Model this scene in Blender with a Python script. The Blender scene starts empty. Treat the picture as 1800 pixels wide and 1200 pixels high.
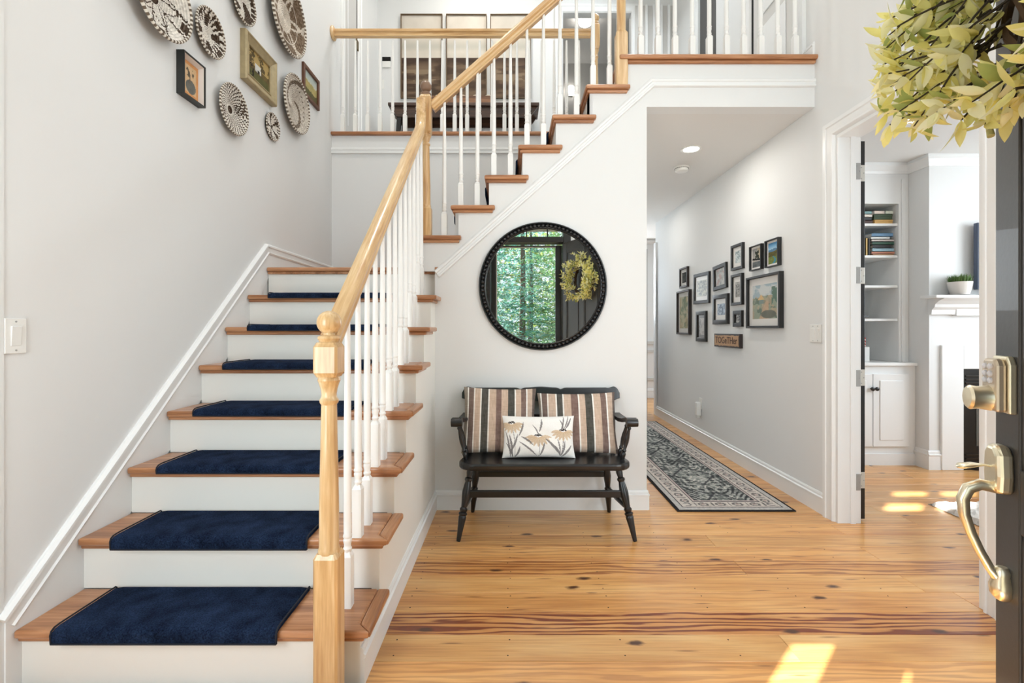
import bpy, bmesh, math, random
import numpy as np
from mathutils import Vector, Matrix, Euler
PI = math.pi
random.seed(7)
scene = bpy.context.scene
COL = scene.collection

# ------------------------------------------------------------------ camera
H = 1.18
cam_d = bpy.data.cameras.new('camera'); cam = bpy.data.objects.new('camera', cam_d); COL.objects.link(cam)
cam.location = (0, 0, H); cam.rotation_euler = (PI/2, 0, 0)
cam_d.sensor_width = 36; cam_d.lens = 830/1800*36; cam_d.shift_x = 0.0006; cam_d.shift_y = -22/1800
cam_d.clip_start = 0.02; cam_d.clip_end = 200
scene.camera = cam
# ------------------------------------------------------------------ world, sun, exposure
w = bpy.data.worlds.new('sky'); scene.world = w; w.use_nodes = True
bg = w.node_tree.nodes['Background']; bg.inputs[0].default_value = (0.80, 0.90, 1.0, 1); bg.inputs[1].default_value = 1.4
sun_d = bpy.data.lights.new('sun', 'SUN'); sun_d.energy = 22; sun_d.angle = 0.009; sun_d.color = (1, .97, .92)
sun = bpy.data.objects.new('sun', sun_d); COL.objects.link(sun)
EL = math.radians(40)
sd = Vector((math.cos(EL)*.707, math.cos(EL)*.707, -math.sin(EL)))
sun.rotation_euler = sd.to_track_quat('-Z', 'Y').to_euler()
sun.location = (-6, -6, 9)
def area(name, loc, target, sx, sy, power, color=(1, .985, .96), shape='RECTANGLE', spread=PI):
    d = bpy.data.lights.new(name, 'AREA'); d.shape = shape; d.size = sx; d.size_y = sy; d.energy = power; d.color = color; d.spread = spread
    o = bpy.data.objects.new(name, d); COL.objects.link(o); o.location = loc
    o.rotation_euler = (Vector(target)-Vector(loc)).to_track_quat('-Z', 'Y').to_euler()
    return o
# area lamps: daylight of the narrow foyer window; the others are added fill
DAY = (.855, .935, 1.0)
area('added_foyer_fill', (1.0, .14, 4.15), (0.2, 3.2, 2.0), 1.35, 1.9, 8, DAY)  # soft fill from above, at an added window
area('foyer_side_window_daylight', (-.32, .14, 3.8), (-.2, 3.5, 1.2), .7, .55, 5, DAY)
area('added_entry_fill', (-1.2, .14, 1.17), (.4, 3.2, 1.25), .68, 1.28, 19, DAY)  # added low frontal fill, left of the doorway
area('added_entry_corner_fill', (1.62, .14, 1.35), (.0, 3.0, 1.1), .6, 1.6, 23, DAY)  # added fill reaching past the open door, out of view
area('added_upstairs_fill', (1.2, 4.6, 5.4), (-.6, 4.4, 2.6), 1.2, 1.2, 29, DAY)  # added fill under the upper ceiling; no window is built here
area('added_office_fill', (4.9, 2.7, 1.7), (2.6, 3.2, 1.0), 1.4, 1.3, 40, DAY)  # fill lamp added to brighten the office
area('added_hall_end_fill', (1.5, 8.0, 1.9), (1.5, 4, 1.1), .8, 1.0, 30, DAY)  # added lamp lifting the hall from its far end; no window built
scene.view_settings.view_transform = 'Standard'; scene.view_settings.look = 'None'
scene.view_settings.exposure = 0.22; scene.view_settings.gamma = 1
scene.view_settings.use_curve_mapping = False

# ------------------------------------------------------------------ helpers
def lin(c):
    c = np.asarray(c, float)
    return np.where(c <= .04045, c/12.92, ((c+.055)/1.055)**2.4)
def S(r, g, b): return tuple(lin(np.array([r, g, b])/255.0)) + (1.0,)

class MB:
    def __init__(s): s.v = []; s.f = []; s.c = []
    def add(s, vs, fs, cols=None):
        n = len(s.v); s.v.extend([tuple(map(float, p)) for p in vs]); s.f.extend([tuple(i+n for i in f) for f in fs])
        if cols is not None: s.c.extend(cols)
        return s
    def box(s, x0, x1, y0, y1, z0, z1):
        return s.add([(x0,y0,z0),(x1,y0,z0),(x1,y1,z0),(x0,y1,z0),(x0,y0,z1),(x1,y0,z1),(x1,y1,z1),(x0,y1,z1)],
                     [(0,3,2,1),(4,5,6,7),(0,1,5,4),(1,2,6,5),(2,3,7,6),(3,0,4,7)])
    def cbox(s, c, sz, R=None):
        m = MB().box(-sz[0]/2, sz[0]/2, -sz[1]/2, sz[1]/2, -sz[2]/2, sz[2]/2)
        c = Vector(c)
        return s.add([(R@Vector(p) if R else Vector(p))+c for p in m.v], m.f)
    def prism(s, poly, axis, a0, a1):
        n = len(poly)
        def P(p, a): return (a, p[0], p[1]) if axis == 'x' else (p[0], a, p[1]) if axis == 'y' else (p[0], p[1], a)
        ar = sum(poly[i][0]*poly[(i+1)%n][1]-poly[(i+1)%n][0]*poly[i][1] for i in range(n))
        if (ar < 0) != (axis == 'y'): poly = poly[::-1]
        vs = [P(p, a0) for p in poly]+[P(p, a1) for p in poly]
        fs = [tuple(range(n-1, -1, -1)), tuple(range(n, 2*n))]+[(i, (i+1)%n, n+(i+1)%n, n+i) for i in range(n)]
        return s.add(vs, fs)
    def lathe(s, prof, c=(0,0,0), seg=20, R=None):
        c = Vector(c); vs = []; fs = []; m = len(prof)
        for r, z in prof:
            for k in range(seg):
                a = 2*PI*k/seg; p = Vector((max(r, 1e-5)*math.cos(a), max(r, 1e-5)*math.sin(a), z))
                vs.append((R@p if R else p)+c)
        for i in range(m-1):
            for k in range(seg):
                k2 = (k+1)%seg
                fs.append((i*seg+k, i*seg+k2, (i+1)*seg+k2, (i+1)*seg+k))
        fs.append(tuple(range(seg-1, -1, -1))); fs.append(tuple((m-1)*seg+k for k in range(seg)))
        return s.add(vs, fs)
    def tube(s, pts, rad, seg=8, cap=True, flat=None):
        pts = [Vector(p) for p in pts]; n = len(pts)
        rad = rad if isinstance(rad, (list, tuple)) else [rad]*n
        vs = []; fs = []; up = None
        for i, p in enumerate(pts):
            t = (pts[min(i+1, n-1)]-pts[max(i-1, 0)]).normalized()
            if up is None:
                up = Vector((0,0,1)) if abs(t.z) < .9 else Vector((1,0,0))
            a = t.cross(up).normalized(); b = a.cross(t).normalized(); up = b
            for k in range(seg):
                an = 2*PI*k/seg
                vs.append(p+a*math.cos(an)*rad[i]+b*math.sin(an)*rad[i]*(flat or 1))
        for i in range(n-1):
            for k in range(seg):
                k2 = (k+1)%seg; fs.append((i*seg+k, i*seg+k2, (i+1)*seg+k2, (i+1)*seg+k))
        if cap: fs.append(tuple(range(seg-1, -1, -1))); fs.append(tuple((n-1)*seg+k for k in range(seg)))
        return s.add(vs, fs)
    def sweep(s, prof, pts, side):
        """prof: 2-D outline (a along side, b along up); side: constant side vector"""
        pts = [Vector(p) for p in pts]; side = Vector(side).normalized(); n = len(pts); m = len(prof); vs = []; fs = []
        for i, p in enumerate(pts):
            t0 = (pts[i]-pts[max(i-1, 0)]); t1 = (pts[min(i+1, n-1)]-pts[i])
            if t0.length < 1e-9: t0 = t1
            if t1.length < 1e-9: t1 = t0
            t0.normalize(); t1.normalize(); t = (t0+t1).normalized(); k = 1/max(.3, t.dot(t1))
            up = side.cross(t).normalized()
            for a, b in prof: vs.append(p+side*a+up*b*k)
        for i in range(n-1):
            for k in range(m):
                k2 = (k+1)%m; fs.append((i*m+k, i*m+k2, (i+1)*m+k2, (i+1)*m+k))
        fs.append(tuple(range(m-1, -1, -1))); fs.append(tuple((n-1)*m+k for k in range(m)))
        return s.add(vs, fs)
    def sphere(s, c, r, seg=16, rings=10, sz=1):
        return s.lathe([(r*math.sin(PI*i/rings), -r*sz*math.cos(PI*i/rings)) for i in range(rings+1)], c, seg)
    def xf(s, M): s.v = [tuple(M@Vector(p)) for p in s.v]; return s
    def mesh(s, name, smooth=None):
        me = bpy.data.meshes.new(name); me.from_pydata(s.v, [], s.f)
        if s.c:
            at = me.color_attributes.new('Col', 'FLOAT_COLOR', 'CORNER'); arr = np.ones((len(me.loops), 4), np.float32)
            k = 0
            for f, c in zip(s.f, s.c):
                arr[k:k+len(f), :3] = c; k += len(f)
            at.data.foreach_set('color', arr.ravel())
        bm = bmesh.new(); bm.from_mesh(me); bmesh.ops.recalc_face_normals(bm, faces=bm.faces); bm.to_mesh(me); bm.free()
        if smooth is not None:
            me.shade_smooth(); me.set_sharp_from_angle(angle=math.radians(smooth))
        return me
    def build(s, name, mat, parent=None, bevel=0, smooth=None, local=False, seg=2):
        if parent is not None and not local:
            L = wl(parent); s.v = [(p[0]-L[0], p[1]-L[1], p[2]-L[2]) for p in s.v]
        me = s.mesh(name, smooth); return put(name, me, mat, parent, bevel=bevel, seg=seg)
def wl(o):
    v = Vector(o.location)
    while o.parent: o = o.parent; v += Vector(o.location)
    return v
def put(name, me, mat, parent=None, loc=None, rot=None, bevel=0, seg=2):
    if mat is not None and not me.materials: me.materials.append(mat)
    o = bpy.data.objects.new(name, me); COL.objects.link(o)
    if parent is not None: o.parent = parent
    if loc is not None: o.location = loc
    if rot is not None: o.rotation_euler = rot
    if bevel:
        b = o.modifiers.new('bevel', 'BEVEL'); b.width = bevel; b.segments = seg; b.limit_method = 'ANGLE'; b.angle_limit = math.radians(40)
    return o
def tag(o, label, cat, group=None, kind=None):
    o['label'] = label; o['category'] = cat
    if group: o['group'] = group
    if kind: o['kind'] = kind
    return o
def thing(name, loc, label, cat, group=None, rot=None):
    o = bpy.data.objects.new(name, None); COL.objects.link(o); o.location = loc
    o.empty_display_size = .1
    if rot is not None: o.rotation_euler = rot
    return tag(o, label, cat, group)
def struct(o, label, cat):
    o['kind'] = 'structure'; o['label'] = label; o['category'] = cat; return o

# numpy value noise for prints and weave colours
def _h(ix, iy, seed):
    n = (ix.astype(np.int64)*374761393+iy.astype(np.int64)*668265263+seed*1442695041) & 0x7fffffff
    n = ((n ^ (n >> 13))*1274126177) & 0x7fffffff
    return ((n ^ (n >> 16)) & 0xffff)/65535.0
def vnoise(x, y, seed=0):
    ix = np.floor(x); iy = np.floor(y); fx = x-ix; fy = y-iy; fx = fx*fx*(3-2*fx); fy = fy*fy*(3-2*fy)
    return (_h(ix,iy,seed)*(1-fx)+_h(ix+1,iy,seed)*fx)*(1-fy)+(_h(ix,iy+1,seed)*(1-fx)+_h(ix+1,iy+1,seed)*fx)*fy
def fbm(x, y, seed=0, o=4):
    r = 0; a = .5
    for i in range(o): r = r+a*vnoise(x*2**i, y*2**i, seed+i*17); a *= .5
    return r/(1-.5**o)
def sstep(a, b, x):
    t = np.clip((x-a)/(b-a), 0, 1); return t*t*(3-2*t)
def mixc(c0, c1, k):
    k = np.asarray(k)[..., None]; return np.asarray(c0)*(1-k)+np.asarray(c1)*k
def rgb(*c): return np.array(c)/255.0
def paint_grid(P, nu, nv, func):
    """P(u,v)->3-D point for u,v in 0..1; func(U,V)->sRGB per cell"""
    m = MB(); vs = [P(i/nu, j/nv) for j in range(nv+1) for i in range(nu+1)]
    fs = [(j*(nu+1)+i, j*(nu+1)+i+1, (j+1)*(nu+1)+i+1, (j+1)*(nu+1)+i) for j in range(nv) for i in range(nu)]
    U, V = np.meshgrid((np.arange(nu)+.5)/nu, (np.arange(nv)+.5)/nv)
    c = lin(np.clip(func(U, V), 0, 1)).reshape(-1, 3)
    m.add(vs, fs, [tuple(x) for x in c]); return m

# ------------------------------------------------------------------ materials
def new_mat(name):
    m = bpy.data.materials.new(name); m.use_nodes = True
    return m, m.node_tree.nodes, m.node_tree.links, m.node_tree.nodes['Principled BSDF']
def flat(name, c, rough=.5, metal=0, spec=.5, coat=0, bump=0, bscale=60, var=0):
    m, N, L, b = new_mat(name)
    b.inputs['Base Color'].default_value = c; b.inputs['Roughness'].default_value = rough; b.inputs['Metallic'].default_value = metal
    b.inputs['Specular IOR Level'].default_value = spec; b.inputs['Coat Weight'].default_value = coat
    if bump or var:
        tc = N.new('ShaderNodeTexCoord'); nz = N.new('ShaderNodeTexNoise'); nz.inputs['Scale'].default_value = bscale; nz.inputs['Detail'].default_value = 4
        L.new(tc.outputs['Object'], nz.inputs['Vector'])
        if bump:
            bp = N.new('ShaderNodeBump'); bp.inputs['Strength'].default_value = bump; bp.inputs['Distance'].default_value = .004
            L.new(nz.outputs['Fac'], bp.inputs['Height']); L.new(bp.outputs['Normal'], b.inputs['Normal'])
        if var:
            mx = N.new('ShaderNodeMixRGB'); mx.blend_type = 'MULTIPLY'; mx.inputs[0].default_value = var; mx.inputs[1].default_value = c
            L.new(nz.outputs['Fac'], mx.inputs[2]); L.new(mx.outputs[0], b.inputs['Base Color'])
    return m
def wood(name, cols, axis=0, rough=.35, stretch=.06, scale=22, bump=.08, coat=.15, ring=.5, rot=None):
    m, N, L, b = new_mat(name)
    tc = N.new('ShaderNodeTexCoord'); oi = N.new('ShaderNodeObjectInfo')
    ad = N.new('ShaderNodeVectorMath'); ad.operation = 'ADD'
    cx = N.new('ShaderNodeCombineXYZ'); ml = N.new('ShaderNodeMath'); ml.operation = 'MULTIPLY'; ml.inputs[1].default_value = 37
    L.new(oi.outputs['Random'], ml.inputs[0]); [L.new(ml.outputs[0], cx.inputs[i]) for i in range(3)]
    src = tc.outputs['Object']
    if rot:
        vr = N.new('ShaderNodeVectorRotate'); vr.rotation_type = rot[0]; vr.inputs['Angle'].default_value = rot[1]; L.new(src, vr.inputs['Vector']); src = vr.outputs[0]
    L.new(src, ad.inputs[0]); L.new(cx.outputs[0], ad.inputs[1])
    mp = N.new('ShaderNodeMapping'); sc = [1, 1, 1]; sc[axis] = stretch; mp.inputs['Scale'].default_value = sc
    L.new(ad.outputs[0], mp.inputs['Vector'])
    n1 = N.new('ShaderNodeTexNoise'); n1.inputs['Scale'].default_value = scale; n1.inputs['Detail'].default_value = 6; n1.inputs['Distortion'].default_value = .6
    n2 = N.new('ShaderNodeTexNoise'); n2.inputs['Scale'].default_value = scale*6; n2.inputs['Detail'].default_value = 3
    L.new(mp.outputs[0], n1.inputs['Vector']); L.new(mp.outputs[0], n2.inputs['Vector'])
    mx = N.new('ShaderNodeMath'); mx.operation = 'MULTIPLY_ADD'; mx.inputs[1].default_value = ring; L.new(n2.outputs['Fac'], mx.inputs[0])
    sb = N.new('ShaderNodeMath'); sb.operation = 'SUBTRACT'; sb.inputs[1].default_value = ring/2
    L.new(n1.outputs['Fac'], sb.inputs[0]); L.new(sb.outputs[0], mx.inputs[2])
    rp = N.new('ShaderNodeValToRGB'); L.new(mx.outputs[0], rp.inputs[0])
    e = rp.color_ramp.elements; e[0].position = .3; e[0].color = cols[0]; e[1].position = .7; e[1].color = cols[2]
    k = rp.color_ramp.elements.new(.5); k.color = cols[1]
    L.new(rp.outputs[0], b.inputs['Base Color'])
    b.inputs['Roughness'].default_value = rough; b.inputs['Coat Weight'].default_value = coat; b.inputs['Coat Roughness'].default_value = .12
    bp = N.new('ShaderNodeBump'); bp.inputs['Strength'].default_value = bump; bp.inputs['Distance'].default_value = .002
    L.new(mx.outputs[0], bp.inputs['Height']); L.new(bp.outputs['Normal'], b.inputs['Normal'])
    return m
def colattr(name, rough=.8, spec=.2, bump=0, bscale=300):
    m, N, L, b = new_mat(name)
    a = N.new('ShaderNodeAttribute'); a.attribute_name = 'Col'; L.new(a.outputs['Color'], b.inputs['Base Color'])
    b.inputs['Roughness'].default_value = rough; b.inputs['Specular IOR Level'].default_value = spec
    if bump:
        tc = N.new('ShaderNodeTexCoord'); nz = N.new('ShaderNodeTexNoise'); nz.inputs['Scale'].default_value = bscale
        L.new(tc.outputs['Object'], nz.inputs['Vector']); bp = N.new('ShaderNodeBump'); bp.inputs['Strength'].default_value = bump; bp.inputs['Distance'].default_value = .003
        L.new(nz.outputs['Fac'], bp.inputs['Height']); L.new(bp.outputs['Normal'], b.inputs['Normal'])
    return m
def glass_mat(name, refl=.12, tint=(1,1,1,1)):
    m, N, L, b = new_mat(name); N.remove(b)
    t = N.new('ShaderNodeBsdfTransparent'); t.inputs[0].default_value = tint; g = N.new('ShaderNodeBsdfGlossy'); g.inputs['Roughness'].default_value = .02
    lw = N.new('ShaderNodeLayerWeight'); p5 = N.new('ShaderNodeMath'); p5.operation = 'POWER'; p5.inputs[1].default_value = 4
    f = N.new('ShaderNodeMath'); f.operation = 'MULTIPLY_ADD'; f.inputs[1].default_value = .8; f.inputs[2].default_value = .035
    L.new(lw.outputs['Facing'], p5.inputs[0]); L.new(p5.outputs[0], f.inputs[0]); mx = N.new('ShaderNodeMixShader')
    L.new(f.outputs[0], mx.inputs[0]); L.new(t.outputs[0], mx.inputs[1]); L.new(g.outputs[0], mx.inputs[2]); L.new(mx.outputs[0], N['Material Output'].inputs[0])
    return m
def emit(name, c, s):
    m, N, L, b = new_mat(name); b.inputs['Base Color'].default_value = c
    b.inputs['Emission Color'].default_value = c; b.inputs['Emission Strength'].default_value = s; return m

def pine_mat():
    m, N, L, b = new_mat('pine_floor')
    tc = N.new('ShaderNodeTexCoord'); oi = N.new('ShaderNodeObjectInfo')
    ml = N.new('ShaderNodeMath'); ml.operation = 'MULTIPLY'; ml.inputs[1].default_value = 53; L.new(oi.outputs['Random'], ml.inputs[0])
    cx = N.new('ShaderNodeCombineXYZ'); [L.new(ml.outputs[0], cx.inputs[i]) for i in range(3)]
    ad = N.new('ShaderNodeVectorMath'); ad.operation = 'ADD'; L.new(tc.outputs['Object'], ad.inputs[0]); L.new(cx.outputs[0], ad.inputs[1])
    def mapn(sx, sy):
        mp = N.new('ShaderNodeMapping'); mp.inputs['Scale'].default_value = (sx, sy, 1); L.new(ad.outputs[0], mp.inputs['Vector']); return mp
    def noise(mp, s, d=4, dist=0):
        n = N.new('ShaderNodeTexNoise'); n.inputs['Scale'].default_value = s; n.inputs['Detail'].default_value = d; n.inputs['Distortion'].default_value = dist
        L.new(mp.outputs[0], n.inputs['Vector']); return n
    def ramp(src, stops):
        r = N.new('ShaderNodeValToRGB'); L.new(src, r.inputs[0]); e = r.color_ramp.elements
        e[0].position, e[0].color = stops[0]; e[1].position, e[1].color = stops[-1]
        for p, c in stops[1:-1]: k = e.new(p); k.color = c
        return r
    def mix(mode, fac, a, bb):
        x = N.new('ShaderNodeMixRGB'); x.blend_type = mode
        if hasattr(fac, 'is_output'): L.new(fac, x.inputs[0])
        else: x.inputs[0].default_value = fac
        for i, s in ((1, a), (2, bb)):
            if hasattr(s, 'is_output'): L.new(s, x.inputs[i])
            else: x.inputs[i].default_value = s
        return x.outputs[0]
    # broad tone
    n1 = noise(mapn(.5, 4), 3, 5, .4)
    base = ramp(n1.outputs['Fac'], [(.25, S(196,134,72)), (.5, S(222,166,100)), (.75, S(234,188,126))])
    # cathedral grain: distorted bands
    mpw = mapn(.10, 1.0); wv = N.new('ShaderNodeTexWave'); wv.bands_direction = 'Y'; wv.inputs['Scale'].default_value = 11
    wv.inputs['Distortion'].default_value = 10; wv.inputs['Detail'].default_value = 3; wv.inputs['Detail Scale'].default_value = 1.6
    L.new(mpw.outputs[0], wv.inputs['Vector'])
    gr = ramp(wv.outputs['Fac'], [(.25, (0,0,0,1)), (.55, (.25,.25,.25,1)), (.8, (1,1,1,1))])
    gm = N.new('ShaderNodeMath'); gm.operation = 'MULTIPLY'; L.new(gr.outputs[0], gm.inputs[0]); L.new(oi.outputs['Alpha'], gm.inputs[1])
    c1 = mix('MIX', gm.outputs[0], base.outputs[0], S(134,66,30))
    # fine fibre
    n2 = noise(mapn(.05, 1.6), 90, 3)
    fr = ramp(n2.outputs['Fac'], [(.3, (.72,.66,.6,1)), (.55, (1,1,1,1))])
    c2 = mix('MULTIPLY', .6, c1, fr.outputs[0])
    # per-plank tint
    c3 = mix('MULTIPLY', 1.0, c2, oi.outputs['Color'])
    # knots
    mk = mapn(2.0, 4.4); vd = N.new('ShaderNodeTexVoronoi'); vd.voronoi_dimensions = '2D'; vd.inputs['Scale'].default_value = 1.0; L.new(mk.outputs[0], vd.inputs['Vector'])
    kz = noise(mapn(8, 20), 3, 2)
    ka = N.new('ShaderNodeMath'); ka.operation = 'MULTIPLY_ADD'; ka.inputs[1].default_value = .09; L.new(kz.outputs['Fac'], ka.inputs[0]); L.new(vd.outputs['Distance'], ka.inputs[2])
    kr = ramp(ka.outputs[0], [(.07, (1,1,1,1)), (.088, (.75,.75,.75,1)), (.125, (0,0,0,1))])
    sp = N.new('ShaderNodeSeparateColor'); L.new(vd.outputs['Color'], sp.inputs[0])
    gt = N.new('ShaderNodeMath'); gt.operation = 'GREATER_THAN'; gt.inputs[1].default_value = .38; L.new(sp.outputs[0], gt.inputs[0])
    km = N.new('ShaderNodeMath'); km.operation = 'MULTIPLY'; L.new(kr.outputs[0], km.inputs[0]); L.new(gt.outputs[0], km.inputs[1])
    c4 = mix('MIX', km.outputs[0], c3, S(72,36,18))
    # short dark flecks along the grain
    mf = mapn(1.6, 16); vf = N.new('ShaderNodeTexVoronoi'); vf.voronoi_dimensions = '2D'; vf.inputs['Scale'].default_value = 1.3; L.new(mf.outputs[0], vf.inputs['Vector'])
    ff = ramp(vf.outputs['Distance'], [(.03, (1,1,1,1)), (.11, (0,0,0,1))])
    sp2 = N.new('ShaderNodeSeparateColor'); L.new(vf.outputs['Color'], sp2.inputs[0])
    g2 = N.new('ShaderNodeMath'); g2.operation = 'GREATER_THAN'; g2.inputs[1].default_value = .72; L.new(sp2.outputs[1], g2.inputs[0])
    fm = N.new('ShaderNodeMath'); fm.operation = 'MULTIPLY'; L.new(ff.outputs[0], fm.inputs[0]); L.new(g2.outputs[0], fm.inputs[1])
    fm2 = N.new('ShaderNodeMath'); fm2.operation = 'MULTIPLY'; fm2.inputs[1].default_value = .7; L.new(fm.outputs[0], fm2.inputs[0])
    c5 = mix('MIX', fm2.outputs[0], c4, S(96,48,24))
    L.new(c5, b.inputs['Base Color'])
    b.inputs['Roughness'].default_value = .34; b.inputs['Coat Weight'].default_value = .35; b.inputs['Coat Roughness'].default_value = .18
    bp = N.new('ShaderNodeBump'); bp.inputs['Strength'].default_value = .05; bp.inputs['Distance'].default_value = .002
    L.new(n2.outputs['Fac'], bp.inputs['Height']); L.new(bp.outputs['Normal'], b.inputs['Normal'])
    return m
def carpet_mat():
    m, N, L, b = new_mat('navy_carpet')
    tc = N.new('ShaderNodeTexCoord'); n = N.new('ShaderNodeTexNoise'); n.inputs['Scale'].default_value = 210; n.inputs['Detail'].default_value = 2
    n2 = N.new('ShaderNodeTexNoise'); n2.inputs['Scale'].default_value = 14; n2.inputs['Detail'].default_value = 5
    L.new(tc.outputs['Object'], n.inputs['Vector']); L.new(tc.outputs['Object'], n2.inputs['Vector'])
    ml = N.new('ShaderNodeMath'); ml.operation = 'MULTIPLY'; L.new(n.outputs['Fac'], ml.inputs[0]); L.new(n2.outputs['Fac'], ml.inputs[1])
    r = N.new('ShaderNodeValToRGB'); L.new(ml.outputs[0], r.inputs[0]); e = r.color_ramp.elements
    e[0].position = .12; e[0].color = S(8,15,28); e[1].position = .42; e[1].color = S(40,55,82)
    L.new(r.outputs[0], b.inputs['Base Color']); b.inputs['Roughness'].default_value = 1; b.inputs['Specular IOR Level'].default_value = .05
    b.inputs['Sheen Weight'].default_value = .06; b.inputs['Sheen Tint'].default_value = S(70,90,140)
    bp = N.new('ShaderNodeBump'); bp.inputs['Strength'].default_value = .8; bp.inputs['Distance'].default_value = .006
    L.new(n.outputs['Fac'], bp.inputs['Height']); L.new(bp.outputs['Normal'], b.inputs['Normal']); return m

M_wall = flat('wall_paint', S(228,229,228), .62, bump=.03, bscale=180)
M_ceil = flat('ceiling_paint', S(226,225,222), .8)
M_trim = flat('white_trim_paint', S(237,238,237), .35)
M_riser = flat('white_riser_paint', S(238,236,229), .4)
M_bal = flat('white_baluster_paint', S(243,243,240), .33)
M_pine = pine_mat()
tw = (S(142,92,58), S(176,122,82), S(200,148,108))
M_treadx = wood('tread_wood_x', tw, 0, .3); M_tready = wood('tread_wood_y', tw, 1, .3)
ok = (S(192,148,96), S(216,178,126), S(234,204,158))
M_oakz = wood('oak_z', ok, 2, .28, coat=.3); M_oaky = wood('oak_y', ok, 1, .28, coat=.3); M_oakx = wood('oak_x', ok, 0, .28, coat=.3)
M_rail1 = wood('oak_rake_lower', ok, 1, .28, coat=.3, rot=('X_AXIS', -math.atan(.8756))); M_rail2 = wood('oak_rake_upper', ok, 0, .28, coat=.3, rot=('Y_AXIS', math.atan(.885)))
M_carpet = carpet_mat(); M_carpet_edge = flat('navy_binding', S(14,20,34), .8)
M_black = flat('black_painted_wood', S(17,17,18), .32, coat=.15, bump=.04, bscale=40)
M_blackdoor = flat('black_stained_door', S(34,32,31), .38, coat=.1, bump=.06, bscale=90, var=.3)
M_entry = flat('black_stained_entry_door', S(60,58,55), .5, coat=.05, bump=.06, bscale=90, var=.25)
M_frame = flat('black_frame', S(22,21,20), .5); M_framebr = flat('dark_brown_frame', S(36,25,21), .5)
M_matb = flat('mat_board', S(232,229,224), .8)
M_paper = colattr('printed_paper', .7, .2)
M_pglass = glass_mat('picture_glass'); M_win = glass_mat('window_glass')
M_brass = flat('polished_brass', S(240,230,202), .3, .92); M_nickel = flat('satin_nickel', S(214,212,204), .4, .35)
M_chrome = flat('hinge_steel', S(172,172,170), .4, .4)
M_plastic = flat('white_plastic', S(236,236,232), .35); M_dark = flat('gap_shade_and_dark_parts', S(14,13,12), .9)  # black stands for shade in door gaps; also plain colour of small parts
M_fabric = colattr('woven_fabric', .95, .1, .3, 500); M_weave = colattr('woven_seagrass', .8, .2, .4, 260)
M_rug = colattr('rug_pile', 1, .05, .6, 400)
# ------------------------------------------------------------------ key dimensions (metres)
XL, XR, YB, YF = -1.63, 1.985, 3.09, 0.12          # left wall, right wall, mirror wall, front wall faces
XS = -0.50                                          # open side of the lower flight
Z2 = 2.961; ZS = 2.632; ZC = 5.55                   # upper floor, soffit, foyer ceiling
YU = 4.281; YFAR = 5.757                            # landing back wall, upper hall far wall
R1, RUN1 = .1985, .2267; Y1 = 1.563                 # lower flight
R2, RUN2 = .1955, .2195; H9 = 1.788; X10 = -.3945   # upper flight
def hk(k): return R1*k if k <= 8 else H9+(k-9)*R2
def yr(k): return Y1+(k-1)*RUN1                     # face of lower riser k
def xn(k): return X10+(k-10)*RUN2                   # nosing of upper tread k

# ------------------------------------------------------------------ floor of separate boards
fl = MB().box(-1.75, 5.0, .12, 8.3, -.12, -.018).build('floor', flat('subfloor', S(60,40,25), .9))
struct(fl, 'wide knotty pine plank floor running through foyer, hall and office', 'floor')
PW = .147; rnd = random.Random(11); nails = MB(); n_pl = 0
row = 0; y = 1.824-PW*11
while y < 8.25:
    y1 = y+PW; x0 = -1.62 if y1 < 1.55 else (-.49 if y < YB+.02 else .9)
    x = x0-rnd.uniform(0, 1.2); xe = 4.95
    dark = abs(y-1.824) < .01
    while x < xe:
        L = rnd.uniform(1.9, 3.6) if not dark else 6.8
        if abs(y-(1.824-PW)) < .01: L = 2.35 if x < x0 else 3.2; 
        a, b = max(x, x0), min(x+L, xe)
        if abs(y-(1.824-PW)) < .01 and a == x0: b = 1.03
        if b-a > .15:
            m = MB().box(-(b-a)/2+.0006, (b-a)/2-.0006, -PW/2+.0007, PW/2-.0007, -.018, 0)
            o = put('plank', m.mesh('plank'), M_pine, fl, loc=((a+b)/2, y+PW/2, 0), bevel=.0012, seg=1)
            t = rnd.uniform(.86, 1.06); g = rnd.uniform(.94, 1.02)
            o.color = (t, t*g, t*g*g, rnd.choice([.04, .08, .12, .2, .32]))
            if dark: o.color = (.80, .70, .62, 1.0)
            if abs(y-(1.824+PW*3)) < .01 : o.color = (.9, .84, .78, .7)
            n_pl += 1
            if y < 3.2 and b < 2.1:
                for q in np.arange(a+.06, b, .42):
                    for dy in (.03, PW-.03):
                        nails.lathe([(.0032, 0), (.0032, .0004)], (q+rnd.uniform(-.01, .01), y+dy, 0), 6)
        x = b if b > x else x+L
    y = y1; row += 1
nb = nails.build('nail', flat('iron_nail', S(60,48,40), .5, .6), fl); nb['kind'] = 'stuff'

# ------------------------------------------------------------------ walls and ceilings
def wallm(name, m, label, mat=None, bevel=0): return struct(m.build(name, mat or M_wall, bevel=bevel), label, 'wall')
wallm('wall_left', MB().box(XL-.12, XL, YF-.3, YFAR+.1, -.02, ZC), 'tall white stairwell wall hung with woven baskets')
m = MB().box(XR, XR+.135, YF-.3, 1.985, -.02, ZC).box(XR, XR+.135, 2.885, 6.5, -.02, ZS+.3).box(XR, XR+.135, 1.985, 2.885, 2.361, ZC).box(XR, XR+.135, 2.885, YFAR+.1, ZS+.3, ZC)
wallm('wall_right', m, 'white side wall with the picture gallery and the office doorway')
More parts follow.
